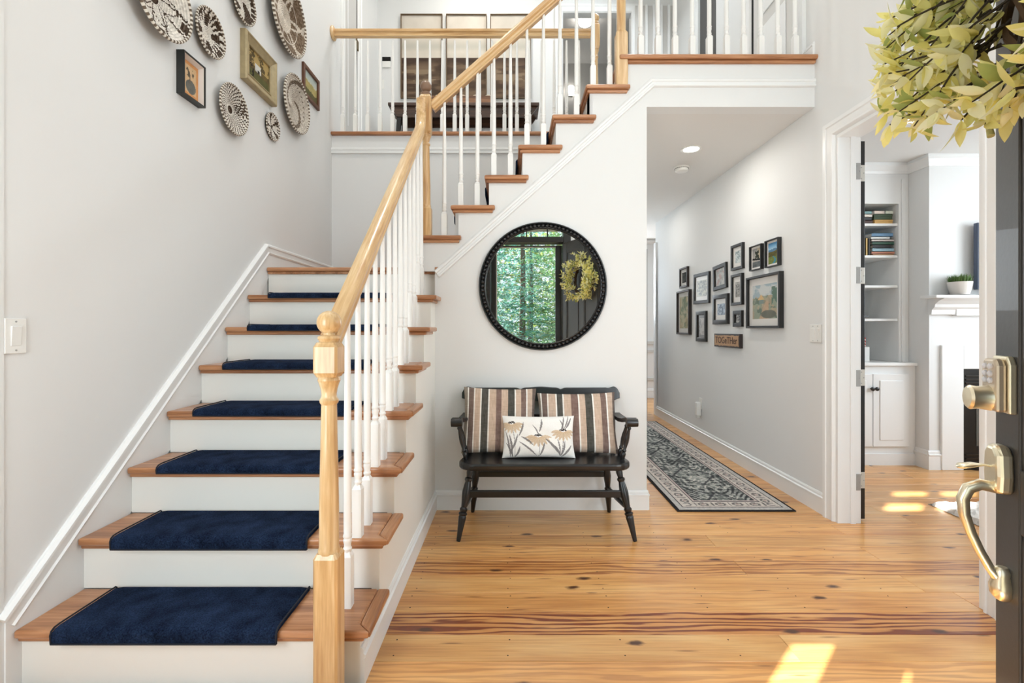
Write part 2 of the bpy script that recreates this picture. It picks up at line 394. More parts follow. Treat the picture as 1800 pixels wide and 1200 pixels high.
# mirror wall: outline with stair profile on top
pts = [(XS, 0), (.886, 0), (.886, ZS), (XR, ZS), (XR, Z2-.03)]
for k in range(15, 9, -1):
    pts += [(xn(k)+.028, hk(k)-.03), (xn(k)+.028, hk(k-1)-.03)]
pts += [(xn(9)+.028, hk(9)-.03), (xn(9)+.028, hk(8)-.03), (XS, hk(8)-.03)]
wallm('wall_back', MB().prism(pts, 'y', YB, YB+.1), 'white wall under the upper stair flight behind bench and mirror')
wallm('wall_landing', MB().box(XL, xn(15)+.1, YU, YU+.1, .9, Z2-.03), 'white wall above the stair landing under the back railing')
wallm('wall_hall_left', MB().box(.786, .886, YB+.1, 8.2, 0, ZS), 'hall wall running back beside the stairs')
wallm('wall_far', MB().box(.5, 4.8, 8.1, 8.2, 0, ZS), 'grey far wall with wainscot at the end of the hall')
# front wall with door, sidelight, transom and windows, some added for daylight (holes left between the pieces)
m = MB(); F0, F1 = -.05, YF
m.box(XL, -1.55, F0, F1, 0, 3.5).box(-.85, -.80, F0, F1, 0, 3.5).box(-1.55, -.85, F0, F1, 0, .5).box(-1.55, -.85, F0, F1, 1.84, 3.5)
m.box(-.80, -.40, F0, F1, 2.24, 3.5); m.box(.70, 1.3, F0, F1, 0, 3.0).box(1.94, XR, F0, F1, 0, 3.0).box(1.3, 1.94, F0, F1, 0, .5).box(1.3, 1.94, F0, F1, 2.2, 3.0)
m.box(-.40, .70, F0, F1, 2.66, 3.0); m.box(-.40, .30, F0, F1, 3.0, 3.5)
m.box(XL, -.70, F0, F1, 3.5, 4.12); m.box(.05, .30, F0, F1, 3.5, 4.12)
m.box(XL, .30, F0, F1, 4.12, ZC); m.box(.30, 1.7, F0, F1, 5.2, ZC); m.box(1.7, XR, F0, F1, 3.0, ZC)
wallm('wall_front', m, 'white entry wall with the front doorway and upper windows')
struct(MB().box(XL-.12, XR+.135, -.15, YFAR+.1, ZC, ZC+.1).build('ceiling_foyer', M_ceil), 'white two storey foyer ceiling', 'ceiling')
struct(MB().box(.786, XR+.13, YB+.1, 6.5, ZS, ZS+.05).box(.786, 4.8, 6.5, 8.2, ZS, ZS+.05).build('ceiling_hall', M_ceil), 'white hall ceiling under the upper floor', 'ceiling')
m = MB().box(xn(15)+.1, XR+.0, YB+.1, YFAR, ZS+.05, Z2-.028).box(XL, xn(15)+.1, YU+.1, YFAR, ZS+.05, Z2-.028)
struct(m.build('floor_upper', M_trim), 'upper hall floor seen edge on behind the railings', 'floor')
# upper hall far wall with doorway on its right
dx0, dx1, dz = .63, 1.46, 5.03
m = MB().box(XL, dx0, YFAR, YFAR+.1, Z2-.3, ZC).box(dx1, XR, YFAR, YFAR+.1, Z2-.3, ZC).box(dx0, dx1, YFAR, YFAR+.1, dz, ZC)
wallm('wall_upper_far', m, 'white upper hall wall behind the three paintings')
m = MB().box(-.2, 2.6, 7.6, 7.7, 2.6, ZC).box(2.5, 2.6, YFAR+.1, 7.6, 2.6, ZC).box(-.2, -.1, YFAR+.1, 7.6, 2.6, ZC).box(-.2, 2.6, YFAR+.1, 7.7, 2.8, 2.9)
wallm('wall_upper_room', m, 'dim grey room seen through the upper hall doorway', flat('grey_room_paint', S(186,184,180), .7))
struct(MB().box(-.2, 2.6, YFAR+.1, 7.7, 5.45, 5.5).build('ceiling_upper_room', M_ceil), 'pale ceiling of the upper room', 'ceiling')
# office shell
m = MB().box(XR+.135, 5.0, 1.5, 1.6, 0, ZS).box(4.95, 5.05, 1.6, 4.9, 0, 1.0).box(4.95, 5.05, 1.6, 4.9, 2.4, ZS).box(4.95, 5.05, 1.6, 2.0, 1, 2.4).box(4.95, 5.05, 3.5, 4.9, 1, 2.4).box(XR+.135, 5, 4.75, 4.85, 0, ZS)
wallm('wall_office', m, 'white office walls beyond the doorway')
struct(MB().box(XR+.135, 5.05, 1.5, 4.85, ZS, ZS+.05).build('ceiling_office', M_ceil), 'white office ceiling', 'ceiling')

# ------------------------------------------------------------------ trim and baseboards
def base_prof(h): return [(0, 0), (.014, 0), (.014, h*.72), (.018, h*.74), (.018, h*.80), (.010, h*.84), (.010, h*.93), (.005, h), (0, h)]
def baseboard(name, p0, p1, nrm, h, label, z=0):
    p0 = Vector((p0[0], p0[1], z)); p1 = Vector((p1[0], p1[1], z)); n = Vector((nrm[0], nrm[1], 0)); m = MB()
    pr = base_prof(h); k = len(pr)
    vs = [p0+n*a+Vector((0,0,b)) for a, b in pr]+[p1+n*a+Vector((0,0,b)) for a, b in pr]
    m.add(vs, [tuple(range(k)), tuple(range(2*k-1, k-1, -1))]+[(i, (i+1)%k, k+(i+1)%k, k+i) for i in range(k)])
    return struct(m.build(name, M_trim), label, 'baseboard')
baseboard('baseboard_back', (XS, YB), (.894, YB), (0, -1), .125, 'white baseboard behind the bench')
baseboard('baseboard_back_return', (.886, YB-.008), (.886, 8.1), (1, 0), .125, 'white baseboard along the stair side of the hall')
baseboard('baseboard_right', (XR, 2.985), (XR, 6.5), (-1, 0), .135, 'white baseboard below the picture gallery')
baseboard('baseboard_stair', (XS, Y1+.0), (XS, YB), (1, 0), .125, 'white baseboard along the side of the lower stair flight')
baseboard('baseboard_upper_right', (XR, YB+.0), (XR, 3.26), (-1, 0), .10, 'white baseboard on the upper floor beside the railing', Z2)
baseboard('baseboard_upper_far', (XL, YFAR), (dx0-.09, YFAR), (0, -1), .11, 'white baseboard behind the console table', Z2)
baseboard('baseboard_far', (.9, 8.1), (4.7, 8.1), (0, -1), .16, 'tall baseboard on the far hall wall')
# wainscot rails at the end of the hall
m = MB().box(.9, 4.7, 8.06, 8.1, .92, .97).box(.9, 4.7, 8.075, 8.1, .30, .34).box(.9, 4.7, 8.075, 8.1, .78, .82)
struct(m.build('trim_wainscot', flat('grey_trim', S(200,199,195), .5)), 'chair rail and wainscot rails at hall end', 'trim')
# skirt with cap on the left wall, sloped then level
slope = .91; za = lambda yy: .6525+slope*(yy-1.972)
yk = 3.135; m = MB()
m.prism([(1.513, 0), (1.513, za(1.513)), (yk, za(yk)), (YU, za(yk)), (YU, hk(8)), (3.2, hk(8)), (2.9, 1.2), (1.9, .3), (1.75, 0)], 'x', XL, XL+.010)
struct(m.build('trim_skirt', M_trim), 'white painted skirt board on the stairwell wall beside the treads', 'trim')
prof = [(-.0, -.033), (.016, -.033), (.020, -.024), (.014, -.018), (.014, .010), (.022, .014), (.022, .024), (.010, .034), (0, .034)]
m = MB().sweep(prof, [(XL, 1.515, za(1.515)), (XL, yk, za(yk)), (XL, YU, za(yk)-.0)], (1, 0, 0))
struct(m.build('trim_skirt_cap', M_trim), 'white moulded cap rail running up the stairwell wall', 'trim')
struct(MB().box(XL, XL+.004, 1.36, 1.513, 0, 4).build('trim_entry_casing', M_wall), 'narrow painted casing edge at the end of the stairwell wall', 'trim')
# skirt moulding on the mirror wall
prof = [(0, -.030), (.010, -.030), (.016, -.020), (.016, -.010), (.009, -.006), (.009, .008), (.018, .012), (.018, .022), (0, .026)]
m = MB().sweep(prof, [(XR, YB, 2.785), (.923, YB, 2.785), (-.484, YB, 1.537)], (0, -1, 0))
struct(m.build('trim_stair_skirt', M_trim), 'white bead moulding rising under the upper stair flight', 'trim')
m = MB().sweep([(p[0], -p[1]) for p in prof], [(XL, YU, 2.79), (.9, YU, 2.79)], (0, -1, 0))
struct(m.build('trim_landing', M_trim), 'white bead moulding across the landing wall', 'trim')
# wooden floor edge nosings of the upper floor
def nosing(name, m, label, mat): return struct(m.build(name, mat, bevel=.009, seg=3), label, 'trim')
m = MB().box(xn(15), XR+.02, YB-.035, YB+.1, Z2-.028, Z2).box(xn(15)+.012, XR, YB-.018, YB+.02, Z2-.05, Z2-.028)
nosing('trim_floor_nosing_front', m, 'wooden nosing along the upper floor edge above the hall opening', M_treadx)
m = MB().box(XL, .80, YU-.03, YU+.12, Z2-.028, Z2)
nosing('trim_floor_nosing_back', m, 'wooden nosing under the back railing above the landing', M_treadx)

# ------------------------------------------------------------------ casing helper and doorways
CASP = [(0, 0), (.006, .012), (.012, .018), (.020, .018), (.024, .014), (.06, .018), (.066, .024), (.088, .024), (.09, 0)]
def casing(name, frame, w, h, label, cw=.09, mat=None, sides='LTR', parent=None):
    """frame: (origin, u, v, n); opening spans 0..w along u and 0..h along v"""
    o, u, v, n = [Vector(q) for q in frame]; m = MB(); s = cw/.09
    def run(path, out):
        k = len(CASP); vs = []
        for i, (p, q) in enumerate(path):
            for a, b in CASP: vs.append(o+u*(p+out[i][0]*a*s)+v*(q+out[i][1]*a*s)+n*b)
        fs = [(i*k+j, i*k+j+1, (i+1)*k+j+1, (i+1)*k+j) for i in range(len(path)-1) for j in range(k-1)]
        fs += [tuple(range(k)), tuple((len(path)-1)*k+j for j in range(k))]
        m.add(vs, fs)
    run([(0, 0), (0, h), (w, h), (w, 0)], [(-1, 0), (-1, 1), (1, 1), (1, 0)])
    return struct(m.build(name, mat or M_trim, smooth=20), label, 'trim')
# office doorway
casing('trim_office_casing', ((XR, 2.885+.004, 0), (0, -1, 0), (0, 0, 1), (-1, 0, 0)), .908, 2.365, 'white moulded casing around the office doorway')
m = MB().box(XR-.002, XR+.137, 2.868, 2.885, 0, 2.361).box(XR-.002, XR+.137, 1.985, 2.002, 0, 2.361).box(XR-.002, XR+.137, 2.002, 2.868, 2.344, 2.361)
m.box(XR+.07, XR+.10, 2.856, 2.868, 0, 2.344)
jamb = struct(m.build('trim_office_jamb', M_trim), 'white door jamb of the office doorway', 'trim')
# office door folded back against the office wall, hinge edge to the room
DX0, DX1 = XR+.141, XR+.190
od = struct(MB().box(DX0, DX1, 2.905, 3.73, .012, 2.335).build('door_1', M_blackdoor, bevel=.002), 'black office door folded open with steel hinges on its edge', 'door')
for zc in (2.137, 1.507, .881, .251):
    hg = MB().box(DX0-.048, DX0-.008, 2.862, 2.8675, zc-.05, zc+.05).build('hinge', M_chrome, od, bevel=.002)
    hg['label'] = 'steel butt hinge'
    MB().box(DX0+.006, DX1-.003, 2.900, 2.905, zc-.05, zc+.05).build('hinge_leaf', M_nickel, hg, bevel=.002)
    k = MB()
    for q in range(5): k.lathe([(.0065, 0), (.0065, .0185)], (DX0-.002, 2.893, zc-.05+q*.02), 10)
    k.build('hinge_knuckle', M_nickel, hg, smooth=40)
    s = MB()
    for a, b in ((.015, .034), (.03, 0), (.015, -.034)):
        s.lathe([(.0035, 0), (.0035, .002)], (DX0+.008+a, 2.9, zc+b), 8, Matrix.Rotation(PI/2, 3, 'X'))
        s.lathe([(.0035, 0), (.0035, .002)], (DX0-.045+a, 2.862, zc+b), 8, Matrix.Rotation(PI/2, 3, 'X'))
    s.build('screw', M_chrome, hg)
# hall end casing
struct(MB().box(XR-.018, XR+.14, 6.44, 6.53, 0, 2.36).build('trim_hall_end', M_trim, bevel=.004), 'white casing at the far end of the gallery wall', 'trim')
hd = struct(MB().box(1.69, 1.733, 6.02, 6.62, .01, 2.2).build('door_2', M_blackdoor, bevel=.003), 'dark door edge standing ajar at the end of the hall', 'door')
MB().lathe([(.0, 0), (.024, .004), (.03, .02), (.018, .034), (.008, .04), (.008, .06)], (1.746, 6.08, .98), 14, Matrix.Rotation(-PI/2, 3, 'Y')).build('door_knob', M_brass, hd, smooth=40)

# upper left closet door on the left wall
ud = struct(MB().box(XL, XL+.006, 4.62, 4.955, Z2, 5.02).build('door_3', flat('closet_door_paint', S(206,205,202), .45), bevel=.002), 'narrow pale closet door on the upper hall wall', 'door')
MB().box(XL, XL+.004, 4.957, 4.985, Z2, 5.02).build('gap', M_dark, ud)  # dark strip painting the shade of the door gap
for zc in (4.78, 4.17): MB().box(XL, XL+.012, 4.93, 5.03, zc-.05, zc+.05).build('hinge', flat('aged_brass_%d' % int(zc*100), S(112,96,62), .4, .8), ud, bevel=.002)
MB().box(XL, XL+.010, 4.68, 4.70, 3.2, 4.9).build('panel_edge', M_trim, ud)
casing('trim_closet_casing', ((XL, 4.60, Z2), (0, 1, 0), (0, 0, 1), (1, 0, 0)), .40, 2.07, 'white casing around the upper closet door', .10)
# upper right door in the right wall
ud = struct(MB().box(XR-.006, XR, 3.30, 3.86, Z2, 5.02).build('door_4', flat('panel_door_paint', S(214,213,209), .45), bevel=.002), 'white panelled door on the upper side wall with brass hinge', 'door')
MB().box(XR-.004, XR+.001, 3.862, 3.895, Z2, 5.02).build('gap', M_dark, ud)  # gap shade put in as a black strip
MB().box(XR-.013, XR, 3.875, 3.96, 4.52, 4.62).build('hinge', flat('aged_brass', S(112,96,62), .4, .8), ud, bevel=.002)
for z0, z1 in ((3.15, 3.55), (3.65, 4.33), (4.43, 4.9)):
    p = MB().box(XR-.016, XR-.006, 3.40, 3.74, z0, z1).build('door_panel', M_trim, ud, bevel=.008)
casing('trim_upper_casing', ((XR, 3.90, Z2), (0, -1, 0), (0, 0, 1), (-1, 0, 0)), .62, 2.08, 'white casing around the upper panelled door', .10)
dk = struct(MB().box(XR-.004, XR+.002, 4.58, 4.96, Z2, 5.0).build('doorway_shade', flat('doorway_shade_grey', S(74,73,72), .5)), 'dark sheet in place of a shaded doorway on the upper side wall', 'door')  # dark colour stands in for the shade inside an open doorway
MB().box(XR-.022, XR, 4.68, 4.74, Z2, 5.0).build('door_edge', M_trim, dk)
MB().box(XR-.03, XR, 4.96, 5.05, Z2, 5.05).build('door_casing', M_trim, dk, bevel=.004)
casing('trim_doorway_casing', ((dx0, YFAR, Z2), (1, 0, 0), (0, 0, 1), (0, -1, 0)), dx1-dx0, dz-Z2, 'pale casing around the upper hall doorway', .10)
# pale upright lines, built as a slatted panel, to the right of that doorway
cl = thing('slatted_panel', (1.6, YFAR, Z2), 'white slatted panel on the upper hall wall beyond the railing', 'closet')
MB().box(1.5, 1.98, YFAR-.03, YFAR-.002, Z2, 5.1).build('slat_back', flat('slat_grey', S(206,204,200), .6), cl)
for q in range(5): MB().box(1.53+q*.09, 1.56+q*.09, YFAR-.055, YFAR-.03, Z2, 5.1).build('slat', M_trim, cl, bevel=.004)

# ------------------------------------------------------------------ the staircase
st = thing('staircase', (-1.06, 1.56, 0), 'white staircase with wooden treads turning at a landing', 'staircase')
for k in range(1, 9):
    MB().box(XL+.01, XS-.03, yr(k), yr(k)+.02, (hk(k-1) if k > 1 else 0), hk(k)-.026).build('riser', M_riser, st)
TL, TR = XL+.011, -.46
for k in range(1, 9):
    y0 = yr(k)-.03; y1 = yr(k+1) if k < 8 else yr(8)+.12
    t = MB().prism([(TL, y0), (TR, y0), (TR-.045, y0+.045), (TR-.045, y1), (TL, y1)], 'z', hk(k)-.027, hk(k)).build('tread', M_treadx, st, bevel=.008, seg=3)
    ry1 = y1 if k < 8 else YB-.002
    MB().prism([(TR, y0), (TR, ry1), (TR-.045, ry1), (TR-.045, y0+.045)], 'z', hk(k)-.027, hk(k)).build('return_nosing', M_tready, t, bevel=.008, seg=3)
    MB().box(TL, XS+.016, yr(k)-.016, yr(k), hk(k)-.044, hk(k)-.026).box(XS, XS+.016, yr(k), ry1, hk(k)-.044, hk(k)-.026).build('cove_moulding', M_treadx if k != 8 else M_tready, t, bevel=.005)
MB().box(XL+.01, xn(9)+.05, yr(8)+.119, YU, hk(8)-.06, hk(8)).build('landing', M_treadx, st)
pts = [(Y1+.02, 0)]
for k in range(1, 9): pts += [(yr(k)+.02, hk(k)-.027), (yr(k+1)+.02, hk(k)-.027)] if k < 8 else [(yr(8)+.02, hk(7)-.027)]
pts = [p for i, p in enumerate(pts) if i == 0 or p != pts[i-1]]
pl = [(Y1, 0)]
for k in range(1, 8): pl += [(yr(k), hk(k)-.027), (yr(k+1), hk(k)-.027)]
pl += [(yr(8), hk(8)-.027), (YB+.09, hk(8)-.027), (YB+.09, 0)]
MB().prism(pl, 'x', XS-.03, XS).build('side_panel', M_riser, st)
# upper flight
for k in range(9, 15):
    x0 = xn(k); x1 = xn(k+1)+.028; ya, yb = YB-.035, YU-.002
    MB().box(x0+.028, x0+.048, YB+.0, yb, hk(k-1), hk(k)-.026).build('riser', M_riser, st)
    t = MB().prism([(x0, ya), (x0, yb), (x1, yb), (x1, ya+.045), (x0+.045, ya+.045)], 'z', hk(k)-.027, hk(k)).build('tread', M_tready, st, bevel=.008, seg=3)
    MB().prism([(x0, ya), (x0+.045, ya+.045), (x1+.04, ya+.045), (x1+.04, ya)], 'z', hk(k)-.027, hk(k)).build('return_nosing', M_treadx, t, bevel=.008, seg=3)
    MB().box(x0+.012, x1+.026, YB-.018, YB+.01, hk(k)-.046, hk(k)-.026).box(x0+.012, x0+.03, YB, yb, hk(k)-.046, hk(k)-.026).build('cove_moulding', M_treadx, t, bevel=.005)
MB().box(xn(15)+.028, xn(15)+.048, YB, YU, hk(14), hk(15)-.026).build('riser', M_riser, st)
MB().box(xn(15), xn(15)+.12, YB+.06, YU, Z2-.028, Z2).build('tread', M_tready, st, bevel=.008, seg=3)

# carpet mats on the treads
def mat_lower(k):
    y0 = yr(k)-.03; y1 = yr(k+1)-.012; z = hk(k); lip = .034 if k <= 2 else .020
    prof = [(y0-.011, z-lip), (y0-.013, z-.006), (y0-.009, z+.006), (y0+.002, z+.013), (y0+.02, z+.015), (y1-.006, z+.015), (y1, z+.009), (y1, z+.0005), (y0+.004, z+.0005), (y0-.001, z-.006), (y0-.001, z-lip)]
    names = ['first', 'second', 'third', 'fourth', 'fifth', 'sixth', 'seventh']
    o = thing('stair_tread_mat', (-1.12, y0+.1, z), 'navy carpet mat wrapped over the %s stair tread from the floor' % names[k-1], 'carpet mat', 'navy stair tread mats')
    xa, xb = -1.485, -.758
    m = MB(); nx = 24; n = len(prof)
    for i in range(nx+1):
        x = xa+(xb-xa)*i/nx
        sh = .012 if i in (0, nx) else 0
        m.v += [(x, p[0], p[1]-(.004 if i in (0, nx) and p[1] > z else 0)) for p in prof]
    for i in range(nx):
        for j in range(n): m.f.append((i*n+j, i*n+(j+1)%n, (i+1)*n+(j+1)%n, (i+1)*n+j))
    m.f += [tuple(range(n)), tuple(nx*n+j for j in range(n))]
    m.build('pile', M_carpet, o, bevel=.004, smooth=50)
    e = MB()
    for x in (xa, xb): e.tube([(x, p[0], p[1]) for p in prof[:7]], .003, 6)
    e.tube([(xa, y0-.012, z-lip), (xb, y0-.012, z-lip)], .003, 6)
    e.build('binding', M_carpet_edge, o, smooth=60)
for k in range(1, 8): mat_lower(k)
for k in range(9, 15):
    x0 = xn(k)-.012; x1 = xn(k+1)+.01; z = hk(k)
    o = thing('stair_tread_mat', (x0+.1, 3.75, z), 'navy carpet mat on the upper flight, %s tread above the landing' % ['first', 'second', 'third', 'fourth', 'fifth', 'sixth'][k-9], 'carpet mat', 'navy stair tread mats')
    pr = [(x0, z-.055), (x0-.002, z), (x0+.006, z+.012), (x0+.02, z+.014), (x1, z+.014), (x1, z+.001), (x0+.011, z+.001), (x0+.011, z-.055)]
    MB().prism(pr, 'y', 3.36, 4.06).build('pile', M_carpet, o, bevel=.004)

# ------------------------------------------------------------------ railings
def baluster_me(L, sq=.17, _c={}):
    key = (round(L, 3), sq)
    if key not in _c:
        m = MB(); a = .0172
        m.box(-a, a, -a, a, 0, sq)
        m.add([(-a,-a,sq),(a,-a,sq),(a,a,sq),(-a,a,sq)]+[(.010*math.cos(q*PI/2+PI/4)*1.2, .010*math.sin(q*PI/2+PI/4)*1.2, sq+.018) for q in (2,3,0,1)], [(0,1,5,4),(1,2,6,5),(2,3,7,6),(3,0,4,7)])
        z = sq+.012; pr = [(.0115, z), (.0118, z+.006), (.0148, z+.010), (.0152, z+.015), (.0125, z+.019), (.0122, z+.028), (.0148, z+.040), (.0152, z+.046), (.0128, z+.051), (.0158, z+.056), (.0158, z+.061), (.0135, z+.066), (.0140, z+.12), (.0135, L*.55), (.0088, L)]
        m.lathe(pr, (0,0,0), 12); _c[key] = m.mesh('baluster', 35); _c[key].materials.append(M_bal)
    return _c[key]
def newel(parent, x, y, z0, zblk, zbox0, zbox1, ball=True, w=.0375, mat=None, name='newel_post', fmat=None):
    mat = mat or M_oakz; c = .007; m = MB()
    def chbox(za, zb, w, ct, cb):
        o = [(-w,-w+c),(-w+c,-w),(w-c,-w),(w,-w+c),(w,w-c),(w-c,w),(-w+c,w),(-w,w-c)]
        rings = [(za, .80 if cb else 1), (za+.014, 1), (zb-.014, 1), (zb, .80 if ct else 1)]
        vs = [(x+p[0]*s_, y+p[1]*s_, z) for z, s_ in rings for p in ([(-w,-w),(-w,-w),(w,-w),(w,-w),(w,w),(w,w),(-w,w),(-w,w)] if s_ == 1 and False else o)]
        fs = [(i*8+j, i*8+(j+1)%8, (i+1)*8+(j+1)%8, (i+1)*8+j) for i in range(3) for j in range(8)]+[tuple(range(7, -1, -1)), tuple(24+j for j in range(8))]
        m.add(vs, fs)
    chbox(z0, zblk, w, True, False)
    L = zbox0-zblk; q = lambda t: zblk+L*t
    m.lathe([(.0335, zblk-.004), (.0335, zblk+.006), (.030, zblk+.014), (.0295, q(.3)), (.026, q(.6)), (.0235, q(.84)), (.028, q(.845)+.004), (.029, q(.86)+.004), (.0235, q(.885)), (.0225, q(.90)), (.025, q(.93)), (.031, q(.965)), (.035, q(.98)), (.033, q(.995)), (.026, zbox0+.01)], (x, y, 0), 20)
    chbox(zbox0, zbox1, w, True, True)
    p = m.build(name, mat, parent, smooth=28)
    if ball:
        r = .0375
        f = MB().lathe([(.027, zbox1-.004), (.031, zbox1+.006), (.035, zbox1+.012), (.033, zbox1+.019), (.018, zbox1+.024), (.017, zbox1+.030)]+[(r*math.sin(a), zbox1+.062-r*math.cos(a)) for a in np.linspace(.45, PI, 14)], (x, y, 0), 24)
        f.build('ball_finial', fmat or mat, p, smooth=40)
    return p
RP = [(-.020, -.034), (.020, -.034), (.022, -.026), (.016, -.014), (.018, -.004), (.030, .004), (.032, .016), (.026, .028), (.012, .034), (-.012, .034), (-.026, .028), (-.032, .016), (-.030, .004), (-.018, -.004), (-.016, -.014), (-.022, -.026)]
XB = -.58
sr = thing('stair_railing', (XB, 1.487, 0), 'white baluster stair railing with honey oak newels and handrail', 'railing')
newel(sr, -.574, 1.487, 0, .483, 1.03, 1.138)
zr = lambda yy: 1.152+.8756*(yy-1.53)
pa = [(XB, 1.515, zr(1.515)), (XB, 2.98, zr(2.98)), (XB, 3.015, zr(3.015)+.008), (XB, 3.04, zr(3.04)+.03), (XB, 3.05, zr(3.05)+.08), (XB, 3.052, 2.66)]
MB().sweep(RP, pa, (1, 0, 0)).build('handrail', M_rail1, sr, smooth=35)
for j in range(13):
    yy = 1.672+.1134*j; k = 1 if j == 0 else 1+(j+1)//2
    L = zr(yy)-.03-hk(k)
    put('baluster', baluster_me(L, .18), M_bal, sr, loc=Vector((XB, yy, hk(k)))-Vector(sr.location))
newel(sr, -.564, 3.115, H9, 1.985, 2.46, 2.715, fmat=flat('brown_finial', S(132,104,84), .35))
zr2 = lambda xx: 2.652+.885*(xx+.528)
MB().sweep(RP, [(-.53, 3.14, zr2(-.53)), (.69, 3.14, zr2(.69))], (0, -1, 0)).build('handrail', M_rail2, sr, smooth=35)
for j in range(11):
    xx = -.445+.1097*j; k = 9+(j+1)//2
    put('baluster', baluster_me(zr2(xx)-.03-hk(k), .155), M_bal, sr, loc=Vector((xx, 3.14, hk(k)))-Vector(sr.location))
newel(sr, .722, 3.105, hk(14), 3.125, 3.75, 3.95)
for j in range(10):
    put('baluster', baluster_me(.88, .155), M_bal, sr, loc=Vector((.859+.1141*j, 3.14, Z2))-Vector(sr.location))
MB().sweep(RP, [(.75, 3.14, 3.87), (XR, 3.14, 3.87)], (0, -1, 0)).build('handrail', M_oakx, sr, smooth=35)
br = thing('landing_railing', (-.5, YU, Z2), 'oak topped white balustrade overlooking the stair landing from the upper hall', 'railing')
MB().sweep(RP, [(XL+.02, YU+.015, 3.868), (.72, YU+.015, 3.868)], (0, -1, 0)).build('handrail', M_oakx, br, smooth=35)
MB().lathe([(.058, 0), (.062, .006), (.062, .016), (.05, .024), (.04, .026)], (XL, YU+.015, 3.868), 20, Matrix.Rotation(PI/2, 3, 'Y')).build('wall_rosette', M_oakz, br, smooth=40)
for j in range(20):
    put('baluster', baluster_me(.84, .16), M_bal, br, loc=Vector((-1.532+.113*j, YU+.015, Z2))-Vector(br.location))
newel(br, .762, YU+.015, Z2, 3.2, 3.72, 3.945)
# ------------------------------------------------------------------ bench
bn = thing('spindle_bench', (.19, 2.85, 0), 'black painted wooden spindle bench against the white wall', 'bench')
BX = .19
def seat_poly(hw, y0, y1, r, n=7):
    p = []
    for cx, cy, a0 in ((hw-r, y1-.05, 0), (-hw+r, y1-.05, PI/2), (-hw+r, y0+r, PI), (hw-r, y0+r, 1.5*PI)):
        rr = r if cy < y1-.1 else .05
        for i in range(n): a = a0+PI/2*i/(n-1); p.append((BX+cx+rr*math.cos(a), cy+rr*math.sin(a)))
    return p
MB().prism(seat_poly(.492, 2.645, 3.02, .09), 'z', .382, .422).build('seat', M_black, bn, bevel=.012, seg=3)
TURN = [(0, .011), (.03, .0125), (.10, .0145), (.20, .0175), (.30, .0215), (.325, .0225), (.34, .019), (.355, .024), (.375, .024), (.39, .017), (.405, .021), (.43, .022), (.45, .016), (.50, .0175), (.58, .022), (.66, .0245), (.74, .021), (.80, .0165), (.82, .022), (.845, .022), (.86, .015), (.93, .019), (1, .017)]
def turned(name, p0, p1, parent, prof=TURN, s=1, mat=None):
    p0 = Vector(p0); p1 = Vector(p1); d = p1-p0; R = d.to_track_quat('Z', 'Y').to_matrix()
    return MB().lathe([(r*s, t*d.length) for t, r in prof], p0, 14, R).build(name, mat or M_black, parent, smooth=40)
feet = {'fl': (-.295, 2.625), 'fr': (.688, 2.625), 'bl': (-.250, 3.045), 'br': (.630, 3.045)}
tops = {'fl': (-.235, 2.72), 'fr': (.615, 2.72), 'bl': (-.215, 2.965), 'br': (.595, 2.965)}
for q in feet: turned('leg', feet[q]+(0.0,), tops[q]+(.385,), bn)
def lp(q, z):
    t = z/.385; return Vector((feet[q][0]*(1-t)+tops[q][0]*t, feet[q][1]*(1-t)+tops[q][1]*t, z))
def bar(a, b, h, th, name='stretcher'):
    a = Vector(a); b = Vector(b); d = (b-a); mid = (a+b)/2; R = Matrix.Rotation(math.atan2(d.y, d.x), 3, 'Z')
    return MB().cbox(mid, (d.length, th, h), R).build(name, M_black, bn, bevel=.004)
bar(lp('fl', .243), lp('fr', .243), .040, .018); bar(lp('bl', .262), lp('br', .262), .036, .018)
for a, b in (('fl', 'bl'), ('fr', 'br')):
    p, q = lp(a, .165), lp(b, .17); MB().tube([p+(q-p)*t for t in (0, .2, .5, .8, 1)], [.010, .014, .018, .014, .010], 10).build('stretcher', M_black, bn, smooth=50)
# backrest: crest rail with shaped top, lower rail, spindles, posts
def crest(x):
    u = (x-BX)/.51; a = abs(u); base = .800
    z = base-.006*sstep(.83, .86, np.array(a))+.012*np.exp(-((a-.93)/.06)**2)-.03*sstep(.96, 1.0, np.array(a))
    z += -.010*np.exp(-((a-.255)/.03)**2)+.006*np.exp(-(a/.12)**2)
    return float(z)
xs = np.linspace(BX-.51, BX+.51, 81); n = len(xs); m = MB()
def low(x):
    a = abs(x-BX)/.51; return .715+.018*float(sstep(.90, 1.0, np.array(a)))
yy = lambda z: 3.012+.055*(z-.42)/.4
for x in xs:
    for z in (low(x), crest(x)): m.v += [(x, yy(z)-.010-.01*(1-((x-BX)/.51)**2)*0, z), (x, yy(z)+.010, z)]
for i in range(n-1):
    a, b = i*4, i*4+4; m.f += [(a, b, b+2, a+2), (a+1, a+3, b+3, b+1), (a+2, b+2, b+3, a+3), (a, a+1, b+1, b)]
m.f += [(0, 2, 3, 1), ((n-1)*4, (n-1)*4+1, (n-1)*4+3, (n-1)*4+2)]
m.build('crest_rail', M_black, bn, bevel=.004)
MB().box(BX-.45, BX+.45, yy(.61)-.009, yy(.61)+.009, .588, .632).build('back_rail', M_black, bn, bevel=.004)
for sx in (-1, 1): turned('back_post', (BX+sx*.452, 2.985, .41), (BX+sx*.462, yy(.73), .735), bn, [(0, .013), (.1, .016), (.2, .013), (.22, .018), (.25, .013), (.4, .017), (.6, .0175), (.75, .015), (1, .013)])
for q in range(9):
    x = BX-.36+.09*q; turned('spindle', (x, 2.99, .41), (x, yy(.60), .60), bn, [(0, .007), (.3, .010), (.6, .009), (1, .006)])
